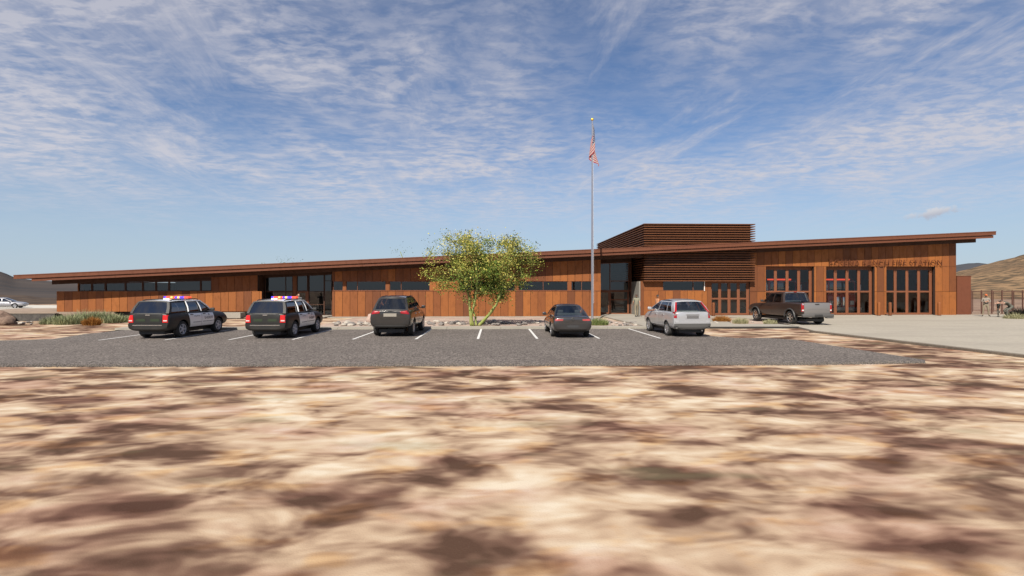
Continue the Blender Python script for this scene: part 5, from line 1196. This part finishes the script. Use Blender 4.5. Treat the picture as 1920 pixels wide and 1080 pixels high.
def f_scrub(T, b):
    v = objc(T); n = T.noise(T.vmul(v, (.35, 1, 1)), .6, 5, .6); T.l.new(T.ramp(n, [(.35, (0.10, 0.06, 0.04)), (.5, (0.19, 0.12, 0.08)), (.65, (0.30, 0.21, 0.14))]), b.inputs['Base Color']); b.inputs['Roughness'].default_value = .95
q_ = MB(); q_.add([(36.2, YF + 2.2, .02), (140, YF - 2, .02), (190, 140, .02), (40, 140, .02)], [(0, 1, 2, 3)]); struct(q_.build('scrub_ground', mat('scrub_ground', f_scrub)))

# ------------------------------------------------------------------ fire engines inside the bays
def fire_engine(px, lab):
    Y = YF + 1.35; t = thing('fire_engine', lab, 'fire engine', (XW(px, Y), Y, .09), group='red fire engines parked inside the bays')
    b = MB(); b.rbox((0, 3.6, 1.05), (2.45, 7.2, 1.30), bev=.06); b.build('lower_body', M_REDP, t, True)
    b = MB(); b.rbox((0, 1.1, 2.28), (2.40, 2.2, 1.16), bev=.10); b.rbox((0, 5.0, 2.2), (2.4, 4.6, 1.1), bev=.05); cab = b.build('cab', M_REDP, t, True)
    b = MB(); b.rbox((0, -.02, 2.28), (2.10, .06, .84), bev=.3); b.build('windscreen', M_DARKGLASS, t, True)
    b = MB(); b.rbox((-.33, -.03, 1.06), (.50, .06, .78), bev=.1); b.build('grille', M_CHROME, t, True)
    b = MB(); b.rbox((.33, -.03, 1.06), (.50, .06, .78), bev=.1); b.build('grille', M_CHROME, t, True)
    for sx in (-1, 1):
        b = MB(); b.rbox((sx * .88, -.02, .98), (.34, .08, .34), bev=.2); h = b.build('headlight', M_WHTL, t, True)
        b = MB(); b.tube([(sx * 1.15, .1, 2.7), (sx * 1.42, -.15, 2.65), (sx * 1.42, -.15, 2.1)], .02, 6); m = b.build('mirror_arm', M_CHROME, t)
        b = MB(); b.rbox((sx * 1.42, -.17, 2.25), (.2, .08, .5), bev=.3); b.build('mirror', M_WHITEP, m, True)
    b = MB(); b.rbox((0, -.35, .48), (2.5, .62, .26), bev=.15); b.build('front_bumper', M_PALEP, t, True)
    b = MB(); b.rbox((0, .5, 2.93), (1.9, .35, .12), bev=.2); b.build('light_bar', M_LBR, t, True)
    b = MB(); b.rbox((0, -.05, 2.78), (2.3, .06, .06), bev=.2); b.build('sun_visor', M_PALEP, t, True)
    tm, rm = wheel_meshes(.52, .32, 8, M_CHROME)
    for y in (1.2, 5.6):
        for sx in (1, -1):
            w = obj('wheel', tm, t, (sx * 1.07, y, .52)); w.rotation_euler = (0, 0, 0 if sx > 0 else math.pi); obj('rim', rm, w)
    return t
fire_engine(1467, 'red fire engine behind the first engine bay doors, above the pickup truck')
fire_engine(1578, 'red fire engine behind the middle engine bay doors')

# ------------------------------------------------------------------ people
def flatmat(n, c, r=.85): return mat(n, f_speck(tuple(q * 1.5 for q in c), tuple(q * 1.85 for q in c), 60, 6, .3, r, .1))
M_SKIN = mat('skin', base=(0.36, 0.19, 0.12), rough=.6); M_SKINP = mat('skin_pale', base=(0.42, 0.25, 0.18), rough=.6)
def person(label, loc, rz, J, shirt, trousers, shoes, skin, hair, hairstyle='short', sleeves='short', H=1.75, cap=None, shorts=False):
    """one skinned body grown over joints (metres for a 1.75 m adult), scaled to H"""
    k = H / 1.75; D = dict(pel=(0, 0, .95), spi=(0, -.01, 1.12), che=(0, 0, 1.33), nek=(0, 0, 1.46), hed=(0, .02, 1.555),
             sR=(.185, 0, 1.42), eR=(.235, -.04, 1.13), wR=(.25, .06, .89), sL=(-.185, 0, 1.42), eL=(-.235, -.04, 1.13), wL=(-.25, .06, .89),
             hR=(.09, 0, .90), kR=(.10, .02, .50), aR=(.10, -.02, .09), tR=(.12, .13, .035), hL=(-.09, 0, .90), kL=(-.10, .02, .50), aL=(-.10, -.02, .09), tL=(-.12, .13, .035))
    D.update(J); P = {n: Vector(v) for n, v in D.items()}
    verts, rad, edges, reg = [], [], [], []
    def V(p, r_): verts.append(p); rad.append(r_); return len(verts) - 1
    def E(a, c, m): edges.append((a, c)); reg.append(m)
    SK, SH, TR, BO = 0, 1, 2, 3
    pel = V(P['pel'], (.155, .115)); spi = V(P['spi'], (.145, .105)); che = V(P['che'], (.165, .115)); nek = V(P['nek'], (.062, .062)); hed = V(P['hed'], (.055, .06))
    E(pel, spi, SH); E(spi, che, SH); E(che, nek, SH); E(nek, hed, SK)
    for s in 'RL':
        sh = V(P['s' + s], (.066, .066)); el = V(P['e' + s], (.046, .046)); wr = V(P['w' + s], (.030, .030)); d = (P['w' + s] - P['e' + s]).normalized()
        mid = V(P['s' + s].lerp(P['e' + s], .55), (.054, .054)); E(che, sh, SH); E(sh, mid, SH); E(mid, el, SH if sleeves == 'long' else SK); E(el, wr, SH if sleeves == 'long' else SK)
        palm = V(P['w' + s] + d * .075, (.036, .020)); E(wr, palm, SK)
        sd = Vector((1 if s == 'R' else -1, 0, 0)); fw = d.cross(sd).normalized() if abs(d.dot(sd)) < .95 else Vector((0, 0, 1)); cu = d.cross(fw).normalized()
        for i, L_ in enumerate((.068, .078, .074, .058)):
            o = P['w' + s] + d * .095 + fw * (.030 - .02 * i); f0 = V(o, (.009, .009)); f1 = V(o + d * L_ * .55 + cu * .006, (.0085, .0085)); f2 = V(o + d * L_ * .9 + cu * .022, (.007, .007)); E(palm, f0, SK); E(f0, f1, SK); E(f1, f2, SK)
        th = V(P['w' + s] + d * .05 + fw * .046, (.010, .010)); t2 = V(P['w' + s] + d * .09 + fw * .066 + cu * .01, (.008, .008)); E(palm, th, SK); E(th, t2, SK)
        hp = V(P['h' + s], (.092, .098)); kn = V(P['k' + s], (.064, .066)); cf = V(P['k' + s].lerp(P['a' + s], .35) + Vector((0, -.015, 0)), (.060, .062)); an = V(P['a' + s], (.042, .046)); to = V(P['t' + s], (.040, .032))
        E(pel, hp, TR); E(hp, kn, TR); E(kn, cf, SK if shorts else TR); E(cf, an, SK if shorts else TR); E(an, to, BO)
    me = bpy.data.meshes.new('person'); me.from_pydata(verts, edges, []); o = bpy.data.objects.new('tmp', me); COL.objects.link(o)
    sk = o.modifiers.new('skin', 'SKIN'); sk.use_smooth_shade = True
    lay = me.skin_vertices[0].data
    for i, r_ in enumerate(rad): lay[i].radius = r_
    lay[pel].use_root = True
    sb = o.modifiers.new('sub', 'SUBSURF'); sb.levels = 1; sb.render_levels = 1
    m2 = eval_mods(o, 'person'); bpy.data.objects.remove(o)
    # head: cranium, jaw, nose, ears, eyes, all in the same mesh
    b = MB(); b.v = [tuple(v.co) for v in m2.vertices]; b.f = [list(p.vertices) for p in m2.polygons]; b.m = [0] * len(b.f); b.r = [.5] * len(b.f)
    segs = [(Vector(verts[a]), Vector(verts[c]), m, max(rad[a][0], rad[c][0])) for (a, c), m in zip(edges, reg)]
    for fi, f in enumerate(b.f):
        c = sum((Vector(b.v[i]) for i in f), Vector()) / len(f); best = None
        for a, e, m, rr in segs:
            ab = e - a; t = max(0, min(1, (c - a).dot(ab) / max(ab.length_squared, 1e-9))); q = (c - (a + ab * t)).length / rr
            if best is None or q < best[0]: best = (q, m)
        b.m[fi] = best[1] if not (best[1] == SH and c.z < P['pel'].z + .02 and P['pel'].z > .8) else TR
    hd = (P['hed'] - P['nek']).normalized(); fwd = Vector((0, 1, 0)) - hd * hd.y; fwd.normalize(); rt = fwd.cross(hd)
    if 'face' in J: pass
    Mh = Matrix((rt, fwd, hd)).transposed().to_4x4(); Mh.translation = P['hed'] + hd * .09
    h = MB(); h.ball((0, 0, 0), (.075, .095, .108), 0, 14); h.ball((0, .03, -.062), (.055, .058, .05), 0, 8); h.ball((0, .098, -.02), (.013, .018, .022), 0, 6)
    for sx in (-1, 1): h.ball((sx * .075, -.008, -.01), (.010, .02, .03), 0, 6); h.ball((sx * .03, .082, .006), (.011, .012, .008), 4, 6)
    h.ball((0, .083, -.058), (.022, .01, .006), 5, 6)
    o_ = len(b.v); b.v += [tuple(Mh @ Vector(v)) for v in h.v]; b.f += [[o_ + i for i in f] for f in h.f]; b.m += h.m; b.r += h.r
    b.v = [tuple(Vector(v) * k) for v in b.v]
    body = b.build('person', [skin, shirt, trousers, shoes, M_INK, M_REDP], None, True, 180); body.location = loc; body.rotation_euler = (0, 0, rz); tag(body, label, 'person')
    hb = MB(); hm = MB(); hm.ball((0, -.014, .018), (.083, .098, .106), 0, 14)
    keep = [f for f in hm.f if all(not (hm.v[i][1] > .045 and hm.v[i][2] < .07) and hm.v[i][2] > -.06 for i in f)]
    hb.v = [tuple((Mh @ Vector(v)) * k) for v in hm.v]; hb.f = keep; hb.m = [0] * len(keep); hb.r = [.5] * len(keep)
    hb.build('hair', hair, body, True, 180)
    if cap:
        c = MB(); c.ball((0, -.008, .045), (.092, .108, .082), 0, 10); c.rbox((0, .11, .045), (.14, .10, .012), bev=.3); c.v = [tuple((Mh @ Vector(v)) * k) for v in c.v]; c.build('hat', cap, body, True, 60)
    return body
HB, HD = mat('brown_hair', base=(0.05, 0.03, 0.02), rough=.7), mat('black_hair', base=(0.014, 0.012, 0.011), rough=.7)
BOOT = flatmat('dark_shoe', (0.02, 0.017, 0.015))
OL, KH, ORG, GRY, DGR, STN, TAN, WHT = flatmat('olive_shirt', (0.17, 0.16, 0.115)), flatmat('khaki_cloth', (0.19, 0.155, 0.105)), flatmat('orange_shirt', (0.36, 0.16, 0.075)), flatmat('grey_cloth', (0.14, 0.145, 0.15)), flatmat('dark_green_cloth', (0.028, 0.036, 0.032)), flatmat('grey_green_cloth', (0.075, 0.075, 0.06)), flatmat('stone_shirt', (0.20, 0.17, 0.14)), flatmat('light_cloth', (0.30, 0.27, 0.22))
walk = dict(kR=(.10, .10, .50), aR=(.10, .16, .10), tR=(.11, .31, .05), kL=(-.10, -.02, .50), aL=(-.10, -.22, .14), tL=(-.11, -.09, .05), eR=(.24, -.10, 1.14), wR=(.25, -.12, .90), eL=(-.24, .02, 1.14), wL=(-.25, .16, .93))
q_ = gp(1193.5, 594.0, .10); person('person in olive shirt and khaki trousers walking to the entrance, seen from behind', (q_.x, q_.y, .10), R(-6), walk, OL, KH, BOOT, M_SKIN, HB, H=1.72)
q_ = Vector((XW(1232.5, 36.2), 36.2, .10)); person('dark haired person in an orange shirt behind the silver SUV', (q_.x, q_.y, .10), R(-75), walk, ORG, KH, BOOT, M_SKIN, HD, H=1.72)
q_ = Vector((XW(561, 39.2), 39.2, .11)); person('person in grey jacket with a hand at the ear behind the second patrol car', (q_.x, q_.y, .11), R(165), dict(eR=(.33, .08, 1.30), wR=(.17, .12, 1.52)), GRY, GRY, BOOT, M_SKINP, HB, sleeves='long', H=1.76)
arms = dict(eR=(.27, .06, 1.16), wR=(.02, .22, 1.20), eL=(-.27, .06, 1.14), wL=(-.02, .20, 1.15), kR=(.16, .03, .50), aR=(.20, .0, .09), tR=(.25, .14, .035), kL=(-.15, .03, .50), aL=(-.18, -.0, .09), tL=(-.24, .14, .035), hR=(.10, 0, .9), hL=(-.10, 0, .9))
q_ = gp(1848.5, 593.2, .10); person('standing person with crossed arms and an orange hat near the fence', (q_.x, q_.y, .10), R(150), arms, TAN, KH, BOOT, M_SKIN, HB, cap=mat('orange_hat', base=(0.42, 0.10, 0.025), rough=.7), H=1.72, sleeves='long')
q_ = gp(1872.5, 594.4, .10); person('child in a dark green top and light trousers beside the bending adult', (q_.x, q_.y, .10), R(75), dict(kR=(.09, .06, .5), eR=(.23, .02, 1.12), eL=(-.23, .02, 1.12)), DGR, WHT, BOOT, M_SKIN, HD, H=1.22)
bend = dict(pel=(0, -.42, .80), spi=(0, -.28, .93), che=(0, -.04, 1.06), nek=(0, .10, 1.14), hed=(0, .20, 1.16), sR=(.18, .03, 1.09), eR=(.17, .30, 1.03), wR=(.13, .55, 1.04), sL=(-.18, .03, 1.09), eL=(-.17, .30, 1.05), wL=(-.13, .55, 1.06),
            hR=(.10, -.42, .77), kR=(.13, -.02, .52), aR=(.13, -.20, .09), tR=(.15, -.05, .035), hL=(-.10, -.42, .77), kL=(-.13, .03, .50), aL=(-.13, -.02, .09), tL=(-.15, .13, .035))
q_ = gp(1885, 595.2, .10); person('adult in grey green clothes bending forward with both arms stretched out', (q_.x, q_.y, .10), R(88), bend, STN, STN, BOOT, M_SKINP, HB, H=1.78)
